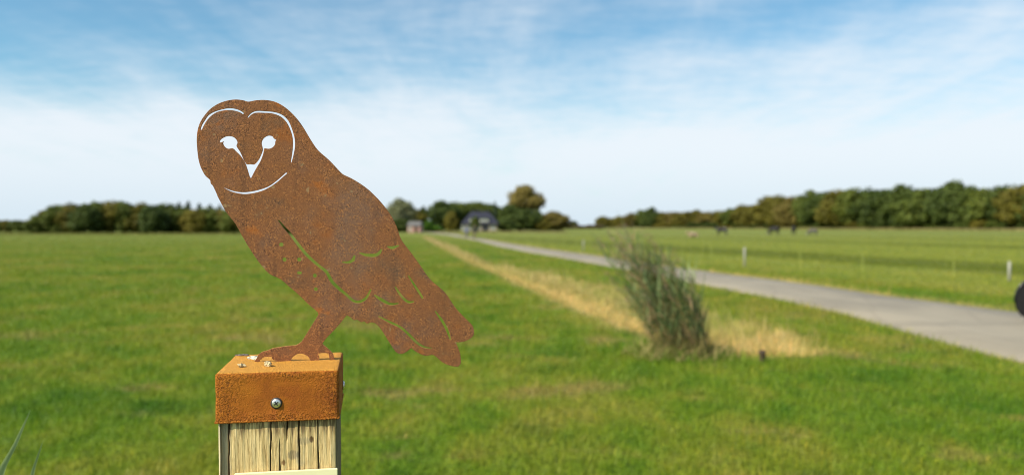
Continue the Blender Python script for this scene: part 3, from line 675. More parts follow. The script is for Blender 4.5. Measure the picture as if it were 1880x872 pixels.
def cap():
    r = empty('steel_post_cap', CC, CYAW); tag(r, 'orange rusted square steel cap on top of the wooden post', 'post cap')
    bm = bmesh.new(); bmesh.ops.create_cube(bm, size=1); bmesh.ops.scale(bm, vec=(CW, CW, CHT), verts=bm.verts); bmesh.ops.translate(bm, vec=(0, 0, -CHT / 2), verts=bm.verts)
    bmesh.ops.delete(bm, geom=[f for f in bm.faces if f.normal.z < -.5], context='FACES')
    bmesh.ops.bevel(bm, geom=[e for e in bm.edges if not e.is_boundary], offset=.0032, segments=3, profile=.5, affect='EDGES')
    bmesh.ops.subdivide_edges(bm, edges=[e for e in bm.edges if e.calc_length() > .02], cuts=14, use_grid_fill=True)
    for v in bm.verts:
        n = mnoise.noise(v.co * 45) * .0005 + mnoise.noise(v.co * 160) * .00022
        v.co += v.normal * n
    me = bpy.data.meshes.new('shell'); bm.to_mesh(me); bm.free()
    o = link('shell', me, MATS['rust_orange'], r, True)
    md = o.modifiers.new('thick', 'SOLIDIFY'); md.thickness = .003; md.offset = -1
    h = CW / 2
    lip = MB()
    for s_, (c, d) in enumerate([((0, -h - .0002, -CHT + .0011), (CW + .001, .0016, .0024)), ((h + .0002, 0, -CHT + .0011), (.0016, CW - .001, .0024)), ((-h - .0002, 0, -CHT + .0011), (.0016, CW - .001, .0024))]): lip.box(c, d)
    lip.build('lip', MATS['rust_orange'], r, bevel=.0006)
    def loc_of(px, py):
        d = ray(px, py); o0 = Vector((0, 0, CAM_H)); p0 = CC - EY * h; t = (p0 - o0).dot(EY) / d.dot(EY); q = o0 + d * t - CC
        return q.dot(EX), q.z
    x, z = loc_of(507.5, 739.5)
    screw(r, Vector((x, -h - .0002, z)), Matrix.Rotation(R(90), 4, 'X'))
    screw(r, Vector((h + .0002, .055, -.042)), Matrix.Rotation(R(90), 4, 'Y'))
    return loc_of
loc_of = cap()
def wooden_post():
    rng = random.Random(4); hw = .0672; zs = [-.0035 - .0028 * i for i in range(36)]
    while zs[-1] > -TOPZ + .05: zs.append(zs[-1] - .03)
    zs.append(-TOPZ - .25)
    n = 230
    # cracks of each side: (position along the side, half width, depth, start z, end z)
    front = [(loc_of(419.5, 800)[0], .0012, .014, 0, -3), (loc_of(496.5, 800)[0], .0008, .007, 0, -3), (loc_of(513, 830)[0], .0008, .006, -.079, -3), (loc_of(526.5, 780)[0], .0008, .007, 0, -.082), (loc_of(549, 790)[0], .0009, .008, 0, -3), (loc_of(584, 800)[0], .0007, .005, 0, -3)]
    sides = [front] + [[(rng.uniform(-.055, .055), rng.uniform(.0008, .0016), rng.uniform(.006, .014), 0, -3) for _ in range(5)] for _ in range(3)]
    v = []; cr = []; f = []
    for iz, z in enumerate(zs):
        for s in range(4):
            c, sn = [(1, 0), (0, 1), (-1, 0), (0, -1)][s]
            for j in range(n):
                u = (-1 + 2 * (j + .5) / n) * hw; dep = 0; k = 0
                edge_r = hw - abs(u)
                if edge_r < .004: dep += (.004 - edge_r) ** 2 / .008 * 1.2
                for (p, w, dp, za, zb) in sides[s]:
                    if z <= za and z >= zb:
                        pw = p + .0005 * math.sin(z * 42 + p * 300) + .0002 * math.sin(z * 210 + p * 90); t = abs(u - pw) / w
                        fade = min(1, (za - z) / .01 + (1 if za == 0 else 0)) * min(1, (z - zb) / .01)
                        if t < 1.0: q = max(0, 1 - t ** 2) * fade; dep += dp * q; k = max(k, q)
                if s == 0 and u < front[0][0]: dep += .003 + (front[0][0] - u) * .35          # corner split off the post
                dep += mnoise.noise((u * 260, s * 7.0, z * 14)) * .0006 + mnoise.noise((u * 60, s * 3.0, z * 6)) * .0007
                y = -hw + dep; v.append((u * c - y * sn, u * sn + y * c, z)); cr.append(k)
    M = 4 * n
    for i in range(len(zs) - 1):
        for j in range(M): f.append(((i + 1) * M + j, (i + 1) * M + (j + 1) % M, i * M + (j + 1) % M, i * M + j))
    me = npmesh('wooden_post', v, f, 4, {'crack': cr})
    bm = bmesh.new(); bm.from_mesh(me); bm.verts.ensure_lookup_table(); bm.faces.new([bm.verts[i] for i in range(M)]); bm.to_mesh(me); bm.free()
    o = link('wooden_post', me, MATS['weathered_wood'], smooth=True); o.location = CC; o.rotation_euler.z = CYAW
    tag(o, 'square weathered oak post with long vertical cracks carrying the rusty owl', 'post')
wooden_post()
def sign():
    x0, z0 = loc_of(431, 866.5); x1, z1 = loc_of(620, 856.5); r = empty('sign_board', CC, CYAW)
    tag(r, 'pale cream sign plate fixed low on the front of the wooden post', 'sign')
    w = (x1 - x0); hgt_ = .10; zt_ = (z0 + z1) / 2 - .001; a = math.atan2(z1 - z0, x1 - x0) * .55
    MB().box(((x0 + x1) / 2, -.0712, zt_ - hgt_ / 2), (w, .0040, hgt_), Matrix.Rotation(-a, 3, 'Y')).build('plate', MATS['sign_cream'], r, bevel=.0006)
sign()
def lump(name, px, py, size, seed, mat, label, cat, sq=(1, 1, 1), rough=.55, n=3):
    rng = random.Random(seed); p = gnd(px, py, TOPZ); bm = bmesh.new()
    for i in range(n):
        b = bmesh.ops.create_icosphere(bm, subdivisions=3, radius=size * rng.uniform(.5, .8))
        off = Vector((rng.uniform(-.7, .7) * size * sq[0], rng.uniform(-.4, .4) * size * sq[1], size * .45 * sq[2] * rng.uniform(.7, 1.2)))
        for v in b['verts']:
            v.co = Vector((v.co.x * sq[0], v.co.y * sq[1], v.co.z * sq[2])); v.co *= 1 + rough * mnoise.noise(v.co * (1.9 / size) + Vector((seed, i, 0))); v.co += off
    for v in bm.verts: v.co.z = max(v.co.z, -.0003)
    me = bpy.data.meshes.new(name); bm.to_mesh(me); bm.free()
    o = link(name, me, MATS[mat], smooth=True); o.location = p; o.rotation_euler.z = rng.uniform(-.4, .4)
    tag(o, label, cat)
lump('bird_pellet', 447, 673, .0042, 3, 'pellet_tan', 'small pale crumbled pellet near the left front corner of the cap', 'pellet', (1.25, .8, .8), .7)
lump('bird_pellet', 491, 672, .0056, 8, 'pellet_tan', 'larger round pellet near the front edge of the cap, below the owl foot', 'pellet', (1, .9, 1.0), .6, 4)
lump('bird_dropping', 464, 659, .0060, 5, 'lichen_white', 'white splash of bird dropping beside the owl claw', 'dropping', (1.3, .8, .55), .7, 4)
for i, (px, py, s) in enumerate([(438, 653, .0030), (446, 652.3, .0034), (454, 652.6, .0028)]):
    lump('debris_crumb', px, py, s, 20 + i, 'debris_grey', f'dark crumb of dirt on the back edge of the cap, {ORD[i]} from its left corner', 'debris', (1.5, .8, .5), .6)

# ------------------------------------------------------------------ field furniture, fence
def fence():
    pts = [(1853, 516, 480, 'w'), (1750, 520, 478, 'y'), (1583, 521, 466, 'y'), (1468, 506, 463, 'y'), (1367, 491, 454, 'w'), (1305, 488, 452, 'y'), (1252, 482, 449, 'y'), (1200, 476, 447, 'y'), (1150, 470, 444, 'y'), (1107, 466, 443, 'y'), (1071, 462, 441, 'w'), (1082, 463, 442, 'y'), (1058, 460, 440, 'y'), (1035, 457, 438, 'y'), (1012, 454, 437, 'y'), (990, 451, 436, 'y'), (965, 448, 434, 'y'), (942, 445.5, 433, 'y')]
    r = empty('electric_fence', gnd(1367, 491)); base = r.location.copy()
    tag(r, 'wire stock fence with pale and yellow posts along the far side of the road', 'fence')
    tops = []
    for px, yb, yt, kd in pts:
        p = gnd(px, yb); h = (yb - yt) / FPX * p.y; p -= base
        if kd == 'w': MB().tube([p - Vector((0, 0, .1)), p + Vector((0, 0, h * .97)), p + Vector((0, 0, h))], [.040, .040, .028], 9).build('wooden_stake', MATS['post_white'], r, True)
        else:
            a = MB().tube([p - Vector((0, 0, .1)), p + Vector((.01, 0, h))], [.006, .005], 6).build('plastic_pole', MATS['pole_yellow'], r, True)
            MB().tube([p + Vector((-.03, -.014, h * .82)), p + Vector((.0, -.02, h * .80)), p + Vector((.03, -.014, h * .82))], .006, 5).build('wire_hook', MATS['pole_yellow'], a)
        tops.append((p, h))
    tops = sorted(tops, key=lambda t: t[0].y)
    for fr in (.45, .8):
        MB().tube([p + Vector((0, 0, h * fr)) for p, h in tops], .0006, 4).build('wire', MATS['wire'], r)
fence()
def stump():
    p = gnd(1400, 664); m = MB(); h = .13
    m.lathe([(.045, -.05), (.05, 0), (.038, .03), (.034, h * .7), (.042, h * .92), (.030, h), (.002, h * .94)], 12)
    o = m.build('dock_stump', MATS['stump_brown'], None, True); o.location = p; o.rotation_euler = (R(6), R(-8), .4)
    tag(o, 'short dark brown stump in the grass below the straw patch', 'stump')
stump()

# ------------------------------------------------------------------ people, cattle, bicycle
def skin(name, joints, edges, parent, mat, sub=2, root=0):
    """one continuous body grown over a skeleton: joints = [(x,y,z,rx,ry)]"""
    me = bpy.data.meshes.new(name); me.from_pydata([j[:3] for j in joints], edges, []); o = link(name, me, mat, parent)
    o.modifiers.new('skin', 'SKIN').use_smooth_shade = True
    for i, s in enumerate(me.skin_vertices[0].data): s.radius = (joints[i][3], joints[i][4] if len(joints[i]) > 4 else joints[i][3]); s.use_root = (i == root)
    md = o.modifiers.new('sub', 'SUBSURF'); md.levels = sub; md.render_levels = sub
    return o
def person_mat(name, jacket, trousers, hairc):
    m, k = new_mat(name); tc = k.n('ShaderNodeTexCoord').outputs['Object']; sp = k.n('ShaderNodeSeparateXYZ', {0: tc})
    ax = k.math('ABSOLUTE', sp.outputs[0]); z = sp.outputs[2]
    arm = k.math('MULTIPLY', k.math('GREATER_THAN', ax, .235), k.math('GREATER_THAN', z, .5))
    c = k.mix(k.math('GREATER_THAN', z, .90), trousers, jacket)
    c = k.mix(arm, c, jacket)
    c = k.mix(k.math('MULTIPLY', arm, k.math('LESS_THAN', z, .86)), c, (.45, .28, .20))
    c = k.mix(k.math('GREATER_THAN', z, 1.43), c, (.45, .28, .20))
    c = k.mix(k.math('LESS_THAN', z, .09), c, (.06, .05, .045))
    c = k.mix(1.0, c, k.ramp(k.noise(tc, 9, 3), [(.3, (.85, .85, .85)), (.7, (1.12, 1.12, 1.12))]), 'MULTIPLY')
    finish(k, k.n('ShaderNodeBsdfPrincipled', {'Base Color': c, 'Roughness': .8})); plain(name + '_hair', hairc, .7, vary=.3)
person_mat('walker_blue', (.13, .16, .26), (.16, .14, .13), (.24, .20, .17))
person_mat('walker_dark', (.035, .045, .035), (.14, .10, .075), (.06, .045, .035))
def person(px, py, hpx, mat, label, sw, rz, scale=1.0):
    p = gnd(px, py); r = empty('person', p, rz); r.scale = (scale,) * 3; tag(r, label, 'person', 'walkers on the road')
    J = [(0, 0, .95, .15, .105), (0, 0, 1.12, .135, .10), (0, .01, 1.30, .165, .11), (0, .01, 1.43, .075, .07), (0, .02, 1.50, .055, .055), (0, .025, 1.58, .078, .092), (0, .03, 1.68, .075, .088)]
    E = [(0, 1), (1, 2), (2, 3), (3, 4), (4, 5), (5, 6)]
    for s in (-1, 1):
        q = sw * s; b = len(J)
        J += [(.095 * s, 0, .88, .092, .095), (.10 * s, .16 * q, .50, .062, .065), (.10 * s, .20 * q - .10 * abs(min(q, 0)) / max(sw, .01) * sw, .10 if q >= 0 else .13, .042, .048), (.11 * s, .20 * q - .05 + .10, .035 if q >= 0 else .06, .042, .034), (.115 * s, .20 * q + .16, .028 if q >= 0 else .035, .036, .026)]
        E += [(0, b), (b, b + 1), (b + 1, b + 2), (b + 2, b + 3), (b + 3, b + 4)]
        a = len(J); q = -q
        J += [(.185 * s, .0, 1.385, .062, .062), (.24 * s, .07 * q, 1.13, .045, .047), (.255 * s, .07 + .16 * q, .90, .033, .036), (.258 * s, .085 + .19 * q, .82, .030, .042)]
        E += [(2, a), (a, a + 1), (a + 1, a + 2), (a + 2, a + 3)]
        for fi in range(4):
            g = len(J); fy = -.027 + .018 * fi
            J += [(.262 * s, .088 + .19 * q + fy, .765, .0085), (.258 * s, .095 + .19 * q + fy, .735 - (.012 if fi in (1, 2) else 0), .0075)]; E += [(a + 3, g), (g, g + 1)]
        g = len(J); J += [(.245 * s, .115 + .19 * q, .80, .010), (.238 * s, .128 + .19 * q, .775, .008)]; E += [(a + 3, g), (g, g + 1)]
    n = len(J); J += [(0, .118, 1.60, .014)]; E += [(5, n)]
    skin('body', J, E, r, MATS[mat], 1)
    MB().lathe([(.002, 1.775), (.05, 1.77), (.085, 1.735), (.098, 1.68), (.096, 1.62), (.082, 1.565), (.06, 1.54)][::-1], 14, Matrix.Translation((0, -.012, 0)) @ Matrix.Diagonal((.93, 1.06, 1, 1))).build('hair', MATS[mat + '_hair'], r, True)
person(856.5, 440, 25, 'walker_blue', 'walker in blue-grey jacket, the left one of the pair on the road', .9, R(8), .94)
person(871.5, 439, 25, 'walker_dark', 'walker in dark clothes, the right one of the pair on the road', -.9, R(6), 1.0)

def cow_mat(name, dark, light, thr, axis_bias=0.0):
    m, k = new_mat(name); tc = k.n('ShaderNodeTexCoord').outputs['Object']; sp = k.n('ShaderNodeSeparateXYZ', {0: tc})
    v = k.math('ADD', k.noise(tc, 1.4, 2), k.math('MULTIPLY', sp.outputs[0], axis_bias))
    finish(k, k.n('ShaderNodeBsdfPrincipled', {'Base Color': k.mix(k.step(v, thr, thr + .04), dark, light), 'Roughness': .85}))
cow_mat('cow_black', (.016, .014, .013), (.5, .48, .44), .66)
cow_mat('cow_pied', (.018, .016, .015), (.40, .38, .35), .60, -.10)
cow_mat('cow_grey', (.07, .065, .065), (.30, .29, .27), .58)
cow_mat('cow_cream', (.40, .28, .17), (.52, .40, .27), .5)
def cow(px, py, mat, label, rz, graze=False, lying=False, scale=1.0):
    p = gnd(px, py); r = empty('cow', p, rz); r.scale = (scale,) * 3; tag(r, label, 'cow', 'cattle in the far meadow')
    dz = -.52 if lying else 0.0
    J = [(-.78, 0, 1.12 + dz, .25, .27), (-.35, 0, 1.02 + dz, .33, .36), (.15, 0, 1.00 + dz, .34, .37), (.58, 0, 1.05 + dz, .25, .33), (.86, 0, 1.22 + dz - (.25 if graze else 0), .14, .20)]
    E = [(0, 1), (1, 2), (2, 3), (3, 4)]
    hx, hz = (1.22, .42) if graze else (1.12, 1.36 + dz)
    tip = (1.40, .14) if graze else (1.46, 1.14 + dz)
    b = len(J); J += [(hx, 0, hz, .125, .15), ((hx + tip[0]) / 2, 0, (hz + tip[1]) / 2, .10, .115), (tip[0], 0, tip[1], .075, .075)]; E += [(4, b), (b, b + 1), (b + 1, b + 2)]
    for s in (-1, 1):
        g = len(J); J += [(hx - .04, .17 * s, hz + .07, .04, .025), (hx - .07, .25 * s, hz + .05, .02, .012)]; E += [(b, g), (g, g + 1)]
        if lying:
            g = len(J); J += [(.56, .24 * s, .24, .10), (.80, .30 * s, .10, .06), (.50, .30 * s, .06, .05)]; E += [(3, g), (g, g + 1), (g + 1, g + 2)]
            g = len(J); J += [(-.66, .30 * s, .26, .15), (-.30, .38 * s, .14, .08), (-.62, .40 * s, .07, .05)]; E += [(0, g), (g, g + 1), (g + 1, g + 2)]
        else:
            g = len(J); J += [(.56, .19 * s, .82, .11, .13), (.58 + .05 * s, .19 * s, .46, .060), (.57 + .05 * s, .19 * s, .22, .045), (.60 + .05 * s, .19 * s, .04, .06)]; E += [(3, g), (g, g + 1), (g + 1, g + 2), (g + 2, g + 3)]
            g = len(J); J += [(-.74, .20 * s, .90, .15, .19), (-.66 - .06 * s, .20 * s, .66, .09, .11), (-.86 - .06 * s, .19 * s, .44, .055), (-.82 - .06 * s, .19 * s, .20, .045), (-.79 - .06 * s, .19 * s, .04, .06)]; E += [(0, g), (g, g + 1), (g + 1, g + 2), (g + 2, g + 3), (g + 3, g + 4)]
    g = len(J); J += [(-1.04, 0, 1.22 + dz, .04), (-1.10, 0, .85 + dz, .025), (-1.10, 0, max(.1, .55 + dz), .045)]; E += [(0, g), (g, g + 1), (g + 1, g + 2)]
    skin('body', J, E, r, MATS[mat], 1)
cow(1272, 435.5, 'cow_cream', 'cream coloured cow lying down, leftmost of the cattle', R(205), lying=True, scale=.85)
cow(1325, 433.5, 'cow_pied', 'black and white cow standing just right of the cream cow', R(135), scale=1.0)
cow(1421, 433, 'cow_black', 'black cow grazing, left of the two black cows close together', R(112), graze=True, scale=1.15)
cow(1457, 433, 'cow_black', 'black cow with raised head, right of the two black cows close together', R(70), scale=1.1)
cow(1492, 433, 'cow_grey', 'grey cow, rightmost of the cattle', R(125), graze=True, scale=.85)

def bicycle():
    rw = .345; d = 12.5; x = (1907 - 940) / FPX * d; r = empty('bicycle', (x, d, .022), R(-4)); r.rotation_euler.x = R(5)
    tag(r, 'black city bicycle parked on the road, mostly cut off by the right edge', 'bicycle')
    def ring(c, R_, rr, n=40, m=6): return MB().tube([(c[0] + R_ * math.cos(2 * math.pi * i / n), c[1], c[2] + R_ * math.sin(2 * math.pi * i / n)) for i in range(n)], rr, m, True)
    B, F_ = (0, 0, rw), (1.10, 0, rw)
    for c in (B, F_):
        w = ring(c, rw - .022, .022).build('wheel', MATS['rubber'], r, True)
        ring(c, rw - .05, .012).build('rim', MATS['bike_black'], w, True)
        sp = MB()
        for i in range(18):
            a = 2 * math.pi * i / 18; sp.tube([(c[0], c[1] + .03 * (-1) ** i, c[2]), (c[0] + (rw - .05) * math.cos(a), c[1], c[2] + (rw - .05) * math.sin(a))], .0014, 4)
        sp.build('spokes', MATS['chrome'], w)
        MB().tube([(c[0], c[1] - .06, c[2]), (c[0], c[1] + .06, c[2])], .022, 10).build('hub', MATS['chrome'], w, True)
        a0, a1 = (.05, 1.02) if c is B else (.15, .85)
        MB().tube([(c[0] + (rw + .022) * math.cos(math.pi * (a0 + (a1 - a0) * i / 14)), 0, c[2] + (rw + .022) * math.sin(math.pi * (a0 + (a1 - a0) * i / 14))) for i in range(15)], .018, 6).build('mudguard', MATS['bike_black'], r, True)
    for s in (-1, 1):                                     # coat guards over the upper rear wheel
        v = [(0, s * .045, rw)] + [((rw + .01) * math.cos(math.pi * (-.32 + 1.60 * i / 12)), s * .035, rw + (rw + .01) * math.sin(math.pi * (-.32 + 1.60 * i / 12))) for i in range(13)]
        v += [(p[0], p[1] + .004 * s, p[2]) for p in v]; n = 14
        MB().add(v, [(0, i, i + 1) for i in range(1, 13)] + [(n, n + i + 1, n + i) for i in range(1, 13)] + [(i, i + 1, n + i + 1, n + i) for i in range(1, 13)]).build('coat_guard', MATS['rubber'], r)
    bb = (.46, 0, .29); st = (.30, 0, .86); hd = (.92, 0, .88); hl = (.98, 0, .66)
    fr = MB().tube([bb, st], .018, 8).tube([hl, (.84, 0, .45), (.62, 0, .31), bb], .019, 8).tube([hd, hl], .02, 8)
    for s in (-1, 1): fr.tube([(0, .06 * s, rw), bb], .011, 6).tube([(0, .06 * s, rw), (.31, .02 * s, .80)], .010, 6)
    fr.build('frame', MATS['bike_black'], r, True)
    MB().tube([(.98, .05, .66), (1.03, .05, .5), F_[:1] + (.06,) + F_[2:]], .012, 6).tube([(.98, -.05, .66), (1.03, -.05, .5), F_[:1] + (-.06,) + F_[2:]], .012, 6).build('fork', MATS['bike_black'], r, True)
    MB().tube([hd, (.90, 0, 1.02)], .014, 8).tube([(.62, -.29, 1.04), (.72, -.28, 1.06), (.88, -.14, 1.05), (.90, 0, 1.03), (.88, .14, 1.05), (.72, .28, 1.06), (.62, .29, 1.04)], .012, 8).build('handlebar', MATS['chrome'], r, True)
    MB().tube([(.14, 0, .93), (.22, 0, .95), (.30, 0, .93), (.40, 0, .95)], [.07, .095, .06, .02], 10).build('saddle', MATS['saddle_brown'], r, True)
    MB().tube([st, (.27, 0, .93)], .013, 8).build('seat_post', MATS['chrome'], r)
    MB().tube([(-.22, .06, .74), (.26, .06, .76)], .007, 6).tube([(-.22, -.06, .74), (.26, -.06, .76)], .007, 6).tube([(-.22, .06, .74), (-.22, -.06, .74)], .007, 6).tube([(0, .065, rw), (-.05, .065, .74)], .006, 6).tube([(0, -.065, rw), (-.05, -.065, .74)], .006, 6).build('luggage_rack', MATS['bike_black'], r)
    MB().box((.23, -.055, .32), (.62, .03, .14)).build('chain_case', MATS['bike_black'], r, bevel=.01)
    MB().tube([(.46, -.08, .29), (.52, -.08, .15)], .009, 6).tube([(.46, .08, .29), (.40, .08, .43)], .009, 6).tube([(.46, -.09, .29), (.46, .09, .29)], .02, 8).box((.52, -.13, .15), (.09, .09, .02)).box((.40, .13, .43), (.09, .09, .02)).build('cranks', MATS['bike_black'], r)
    MB().tube([(.36, .05, .28), (.30, .20, -.01)], .009, 6).build('kickstand', MATS['chrome'], r)
bicycle()

# ------------------------------------------------------------------ reeds
def blade_strip(V, Fc, T, base, tip, width, rng, segs=4, droop=.0, tint=.5, side=None):
    base, tip = np.array(base), np.array(tip); d = tip - base; L = np.linalg.norm(d)
    if side is None: side = np.cross(d, rng.normal(size=3))
    side = side / (np.linalg.norm(side) + 1e-9); b0 = len(V)
    for i in range(segs + 1):
        t = i / segs; p = base + d * t + np.array([0, 0, -1]) * droop * L * t * t; w = width * (1 - t) ** .7 * min(1, .45 + t * 3)
        V += [p - side * w / 2, p + side * w / 2]; T += [tint, tint]
        if i: Fc.append((b0 + 2 * i - 2, b0 + 2 * i - 1, b0 + 2 * i + 1, b0 + 2 * i))
def reed_clump():
    rng = np.random.default_rng(12); base = gnd(1252, 652); d = base.y; s = d / FPX
    r = empty('reed_clump', base); tag(r, 'wind-bent clump of green reeds with brown plumes beside the straw strip', 'reeds')
    LV, LF, LT, PV, PF, PT = [], [], [], [], [], []; BV, BF, BT = [], [], []; st = MB()
    for i in range(135):
        a = rng.uniform(0, 6.28); rr = math.sqrt(rng.uniform()) ; bx, by = math.cos(a) * .34 * rr, math.sin(a) * .30 * rr
        H = rng.uniform(.55, 1.34) if i > 26 else rng.uniform(1.10, 1.42)
        H *= 1 - .28 * max(0, bx / .34)
        lean = -rng.uniform(.26, .46) * H + bx * .25; ly = rng.normal(0, .10)
        pts = [np.array([bx + lean * t ** 1.5, by + ly * t, H * t]) for t in np.linspace(0, 1, 6)]
        st.tube([tuple(p) for p in pts], [.0042 * (1 - .7 * t) for t in np.linspace(0, 1, 6)], 4)
        for j in range(rng.integers(10, 15)):
            t = rng.uniform(.12, 1.0) ** .8; p = pts[0] * 0 + np.array([bx + lean * t ** 1.5, by + ly * t, H * t])
            a = rng.uniform(0, 6.28); L = rng.uniform(.20, .52)
            dr = np.array([math.cos(a) * .42 - .30, math.sin(a) * .40, rng.uniform(.55, 1.1)]); dr /= np.linalg.norm(dr)
            tn = rng.uniform() < .24 + .25 * (t < .35); blade_strip(*((BV, BF, BT) if tn else (LV, LF, LT)), p, p + dr * L, rng.uniform(.009, .021), rng, 5, rng.uniform(.05, .75), rng.uniform(0, 1))
        if i < 60:
            p = pts[-1]
            for j in range(34):
                t = rng.uniform(); q = p + np.array([-.10 * t - .02, rng.normal(0, .01), -.03 + .16 * t]) + rng.normal(0, .012, 3)
                dr = np.array([rng.normal(-.3, .5), rng.normal(0, .5), rng.uniform(-.2, 1)]); dr /= np.linalg.norm(dr)
                blade_strip(PV, PF, PT, q, q + dr * rng.uniform(.03, .07), .006, rng, 2, .1, rng.uniform())
    for nm, V, F_, T, mt in (('leaves', LV, LF, LT, 'reed_leaf'), ('dry_leaves', BV, BF, BT, 'reed_dry'), ('plumes', PV, PF, PT, 'reed_plume')):
        tag(link(nm, npmesh(nm, V, F_, 4, {'tint': T}), MATS[mt], r), kind='stuff')
    tag(st.build('stems', MATS['reed_stem'], r, True), kind='stuff')
    V, F_, T = [], [], []; GV, GF, GT = [], [], []
    for i in range(1500):                                  # dead stalks and long grass round the foot
        a = rng.uniform(0, 6.28); rr = rng.uniform(.2, 1.5); p = np.array([math.cos(a) * .46 * rr, math.sin(a) * .36 * rr, 0]); L = rng.uniform(.12, .46) * (1.25 - .5 * rr)
        dr = np.array([rng.normal(-.1, .6), rng.normal(0, .5), 1.0]); (blade_strip(V, F_, T, p, p + dr / np.linalg.norm(dr) * L, .008, rng, 3, .12, rng.uniform()) if rng.uniform() < .55 else blade_strip(GV, GF, GT, p, p + dr / np.linalg.norm(dr) * L, .010, rng, 4, .3, rng.uniform()))
    tag(link('foot_grass', npmesh('foot_grass', GV, GF, 4, {'tint': GT}), MATS['reed_foot'], r), kind='stuff')
    tag(link('dead_stalks', npmesh('dead_stalks', V, F_, 4, {'tint': T}), MATS['reed_stem'], r), kind='stuff')
reed_clump()
def near_reed():
    """a reed growing close to the camera: only its two upper leaves reach into the lower left corner"""
    rng = np.random.default_rng(3)
    d = 1.45; x = (-12 - 940) / FPX * d; r = empty('reed_plant', (x, d, 0)); tag(r, 'two slender reed leaves rising into the lower left corner, close to the camera', 'reed')
    MB().tube([(0, 0, 0), (.004, .0, .5), (.0, 0, 1.0)], [.004, .0035, .001], 7).build('stem', MATS['reed_stem'], r, True)
    def pt(px, py, dd): q = ray(px, py); t = dd / q.y; p = q * t + Vector((0, 0, CAM_H)) - r.location; return np.array(p)
    for path, w in (([(-26, 990), (2, 862), (28, 815), (56, 752)], .040), ([(40, 1010), (52, 900), (62, 858), (79, 809)], .028), ([(-95, 980), (-80, 900), (-60, 850)], .02)):
        V, F_, T = [], [], []; P = [pt(a, b, d) for a, b in path]; n = 16
        side = np.array([.80, .25, .30]); 
        for i in range(n + 1):
            t = i / n * (len(P) - 1); q = min(int(t), len(P) - 2); u = t - q; p = P[q] * (1 - u) + P[q + 1] * u; ww = w * (1 - i / n) ** .8 * .55 + .0004
            V += [p - side * ww / 2, p + np.array([0, .25, 0]) * ww, p + side * ww / 2]; T += [.3 + .4 * (i / n), .5, .6]
            if i:
                for e in (0, 1): b = 3 * i + e; F_.append((b - 3, b - 2, b + 1, b))
        link('leaf', npmesh('leaf', V, F_, 4, {'tint': T}), MATS['reed_fresh'], r, True)
near_reed()

# ------------------------------------------------------------------ grass, straw
def grass():
    rng = np.random.default_rng(1)
    N = 520000
    y0, y1 = 3.6, 170.0
    u = rng.uniform(size=N); e = .30; d = (y0 ** e + u * (y1 ** e - y0 ** e)) ** (1 / e)
    x = rng.uniform(-.80, .80, N) * d + rng.uniform(-1.2, 1.2, N); P = np.c_[x, d]
    n, f = road_edges(d); keep = ((x < n - .01 + rng.normal(0, .04, N)) | (x > f + .01 + rng.normal(0, .05, N)))
    keep &= rng.uniform(size=N) < 1 - sm(d, 70, 170)
    P = P[keep]; x, d = P.T; N = len(P)
    dry = dryness(P); z = height(P)
    sc = (d / 6) ** .72; pat = wobble(P * .9) * .5 + .5
    H = (.040 + .030 * rng.uniform(size=N)) * (.75 + .55 * pat) * np.minimum(sc, 2.0) ** .45
    tall = rng.uniform(size=N) < .02; H[tall] *= 1.8
    H = np.where(dry > .5, H * rng.uniform(.8, 1.9, N), H)
    Wd = rng.uniform(.0030, .0060, N) * np.maximum(1, sc) * 1.05
    a = rng.uniform(0, 6.28, N); lean = rng.uniform(.15, 1.0, N) * H
    la = rng.uniform(0, 6.28, N)
    b = np.c_[P, z - .004]; s = np.c_[np.cos(a), np.sin(a), a * 0] * Wd[:, None] / 2
    L = np.c_[np.cos(la) * lean + .15 * lean, np.sin(la) * lean, H]
    m = b + L * np.array([.35, .35, .6]); t = b + L
    V = np.stack([b - s, b + s, m + s * .8, m - s * .8, t], 1).reshape(-1, 3)
    i = np.arange(N) * 5
    F4 = np.stack([i, i + 1, i + 2, i + 3], 1); F3 = np.stack([i + 3, i + 2, i + 4], 1)
    flat = np.concatenate([F4.ravel(), F3.ravel()]); cnt = np.concatenate([np.full(N, 4), np.full(N, 3)])
    me = npmesh('grass', V, flat, cnt, {'dry': np.repeat(dry, 5), 'tint': np.repeat(rng.uniform(size=N), 5)})
    tag(link('grass', me, MATS['grass_blade']), 'short green meadow grass blades covering the field', 'grass', kind='stuff')
grass()
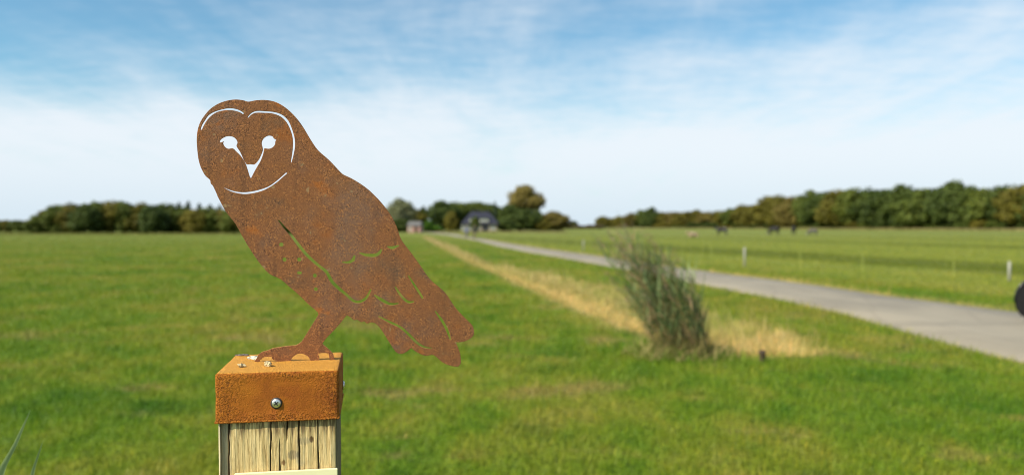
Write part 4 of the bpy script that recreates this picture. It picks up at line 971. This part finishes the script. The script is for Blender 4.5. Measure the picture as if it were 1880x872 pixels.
def straw():
    rng = np.random.default_rng(2); lo = DPOLY.min(0); hi = DPOLY.max(0)
    # more samples near the camera
    y = (8.8 ** .3 + rng.uniform(size=90000) * (110 ** .3 - 8.8 ** .3)) ** (1 / .3)
    x = rng.uniform(-13, 4.6, len(y)); P = np.c_[x, y]; P = P[inside(P, DPOLY)]
    du, dl = dist_line(P, DUP), dist_line(P, DLO); fr = dl / (du + dl + 1e-6)            # 0 near lip, 1 road-side lip
    pr = np.where(fr > .42, .65, .30); keep = rng.uniform(size=len(P)) < pr * np.clip(np.minimum(du, dl) / .12, .1, 1)
    P = P[keep]; fr = fr[keep]; N = len(P); z = height(P); sc = np.maximum(1, P[:, 1] / 12)
    H = np.where(fr > .42, rng.uniform(.12, .40, N) * (.6 + .8 * (wobble(P * 1.2) * .5 + .5)), rng.uniform(.04, .11, N))
    Wd = rng.uniform(.004, .008, N) * sc; a = rng.uniform(0, 6.28, N); b = np.c_[P, z - .01]
    s = np.c_[np.cos(a), np.sin(a), a * 0] * Wd[:, None] / 2
    L = np.c_[rng.normal(-.22, .30, N) * H, rng.normal(0, .3, N) * H, H]; m = b + L * np.array([.3, .3, .6]); t = b + L
    V = np.stack([b - s, b + s, m + s * .8, m - s * .8, t], 1).reshape(-1, 3); i = np.arange(N) * 5
    flat = np.concatenate([np.stack([i, i + 1, i + 2, i + 3], 1).ravel(), np.stack([i + 3, i + 2, i + 4], 1).ravel()]); cnt = np.concatenate([np.full(N, 4), np.full(N, 3)])
    me = npmesh('dry_grass', V, flat, cnt, {'tint': np.repeat(rng.uniform(size=N), 5)})
    tag(link('dry_grass', me, MATS['straw_stem']), 'strip of tall straw-coloured dry grass along the ditch', 'dry grass', kind='stuff')
straw()
def rough_strip(pts, depth, hmin, hmax, wid, n, seed, label, mat='rough_grass'):
    rng = np.random.default_rng(seed); P = []
    seg = [np.hypot(*(np.array(pts[i + 1]) - pts[i])) for i in range(len(pts) - 1)]; tot = sum(seg)
    for i in range(len(pts) - 1):
        m = int(n * seg[i] / tot); t = rng.uniform(size=(m, 1)); a, b = np.array(pts[i]), np.array(pts[i + 1])
        q = a + (b - a) * t; q[:, 1] += rng.uniform(-depth, depth, m) / 2; P.append(q)
    P = np.vstack(P); N = len(P); H = rng.uniform(hmin, hmax, N); a = rng.uniform(0, 6.28, N)
    s = np.c_[np.cos(a), np.sin(a), a * 0] * wid / 2; b = np.c_[P, P[:, 0] * 0]; L = np.c_[rng.normal(0, .25, N) * H, rng.normal(0, .25, N) * H, H]
    V = np.stack([b - s, b + s, b + L + s * .3, b + L - s * .3], 1).reshape(-1, 3)
    me = npmesh('rough_grass', V, np.arange(N * 4).reshape(-1, 4), 4, {'tint': np.repeat(rng.uniform(size=N), 4)})
    tag(link('rough_grass', me, MATS[mat]), label, 'tall grass', kind='stuff')
rough_strip([tuple(at(x, 150)[:2]) for x in (-80, 200, 520)], 12, .12, .38, .14, 12000, 4, 'yellowish rough grass margin in front of the left tree belt', 'rough_green')
rough_strip([tuple(at(x, np.interp(x, [1040, 1340, 1480, 1700, 1900, 2050], [520, 540, 400, 315, 270, 240]))[:2]) for x in (1040, 1200, 1340, 1410, 1480, 1590, 1700, 1900, 2050)], 12, .5, 1.1, .35, 9000, 6, 'tan rough grass margin in front of the right-hand wood')
rough_strip([tuple(at(x, 198)[:2]) for x in (800, 850, 930, 1040)], 6, .2, .45, .15, 4000, 8, 'tan rough grass margin in front of the farmhouse garden')
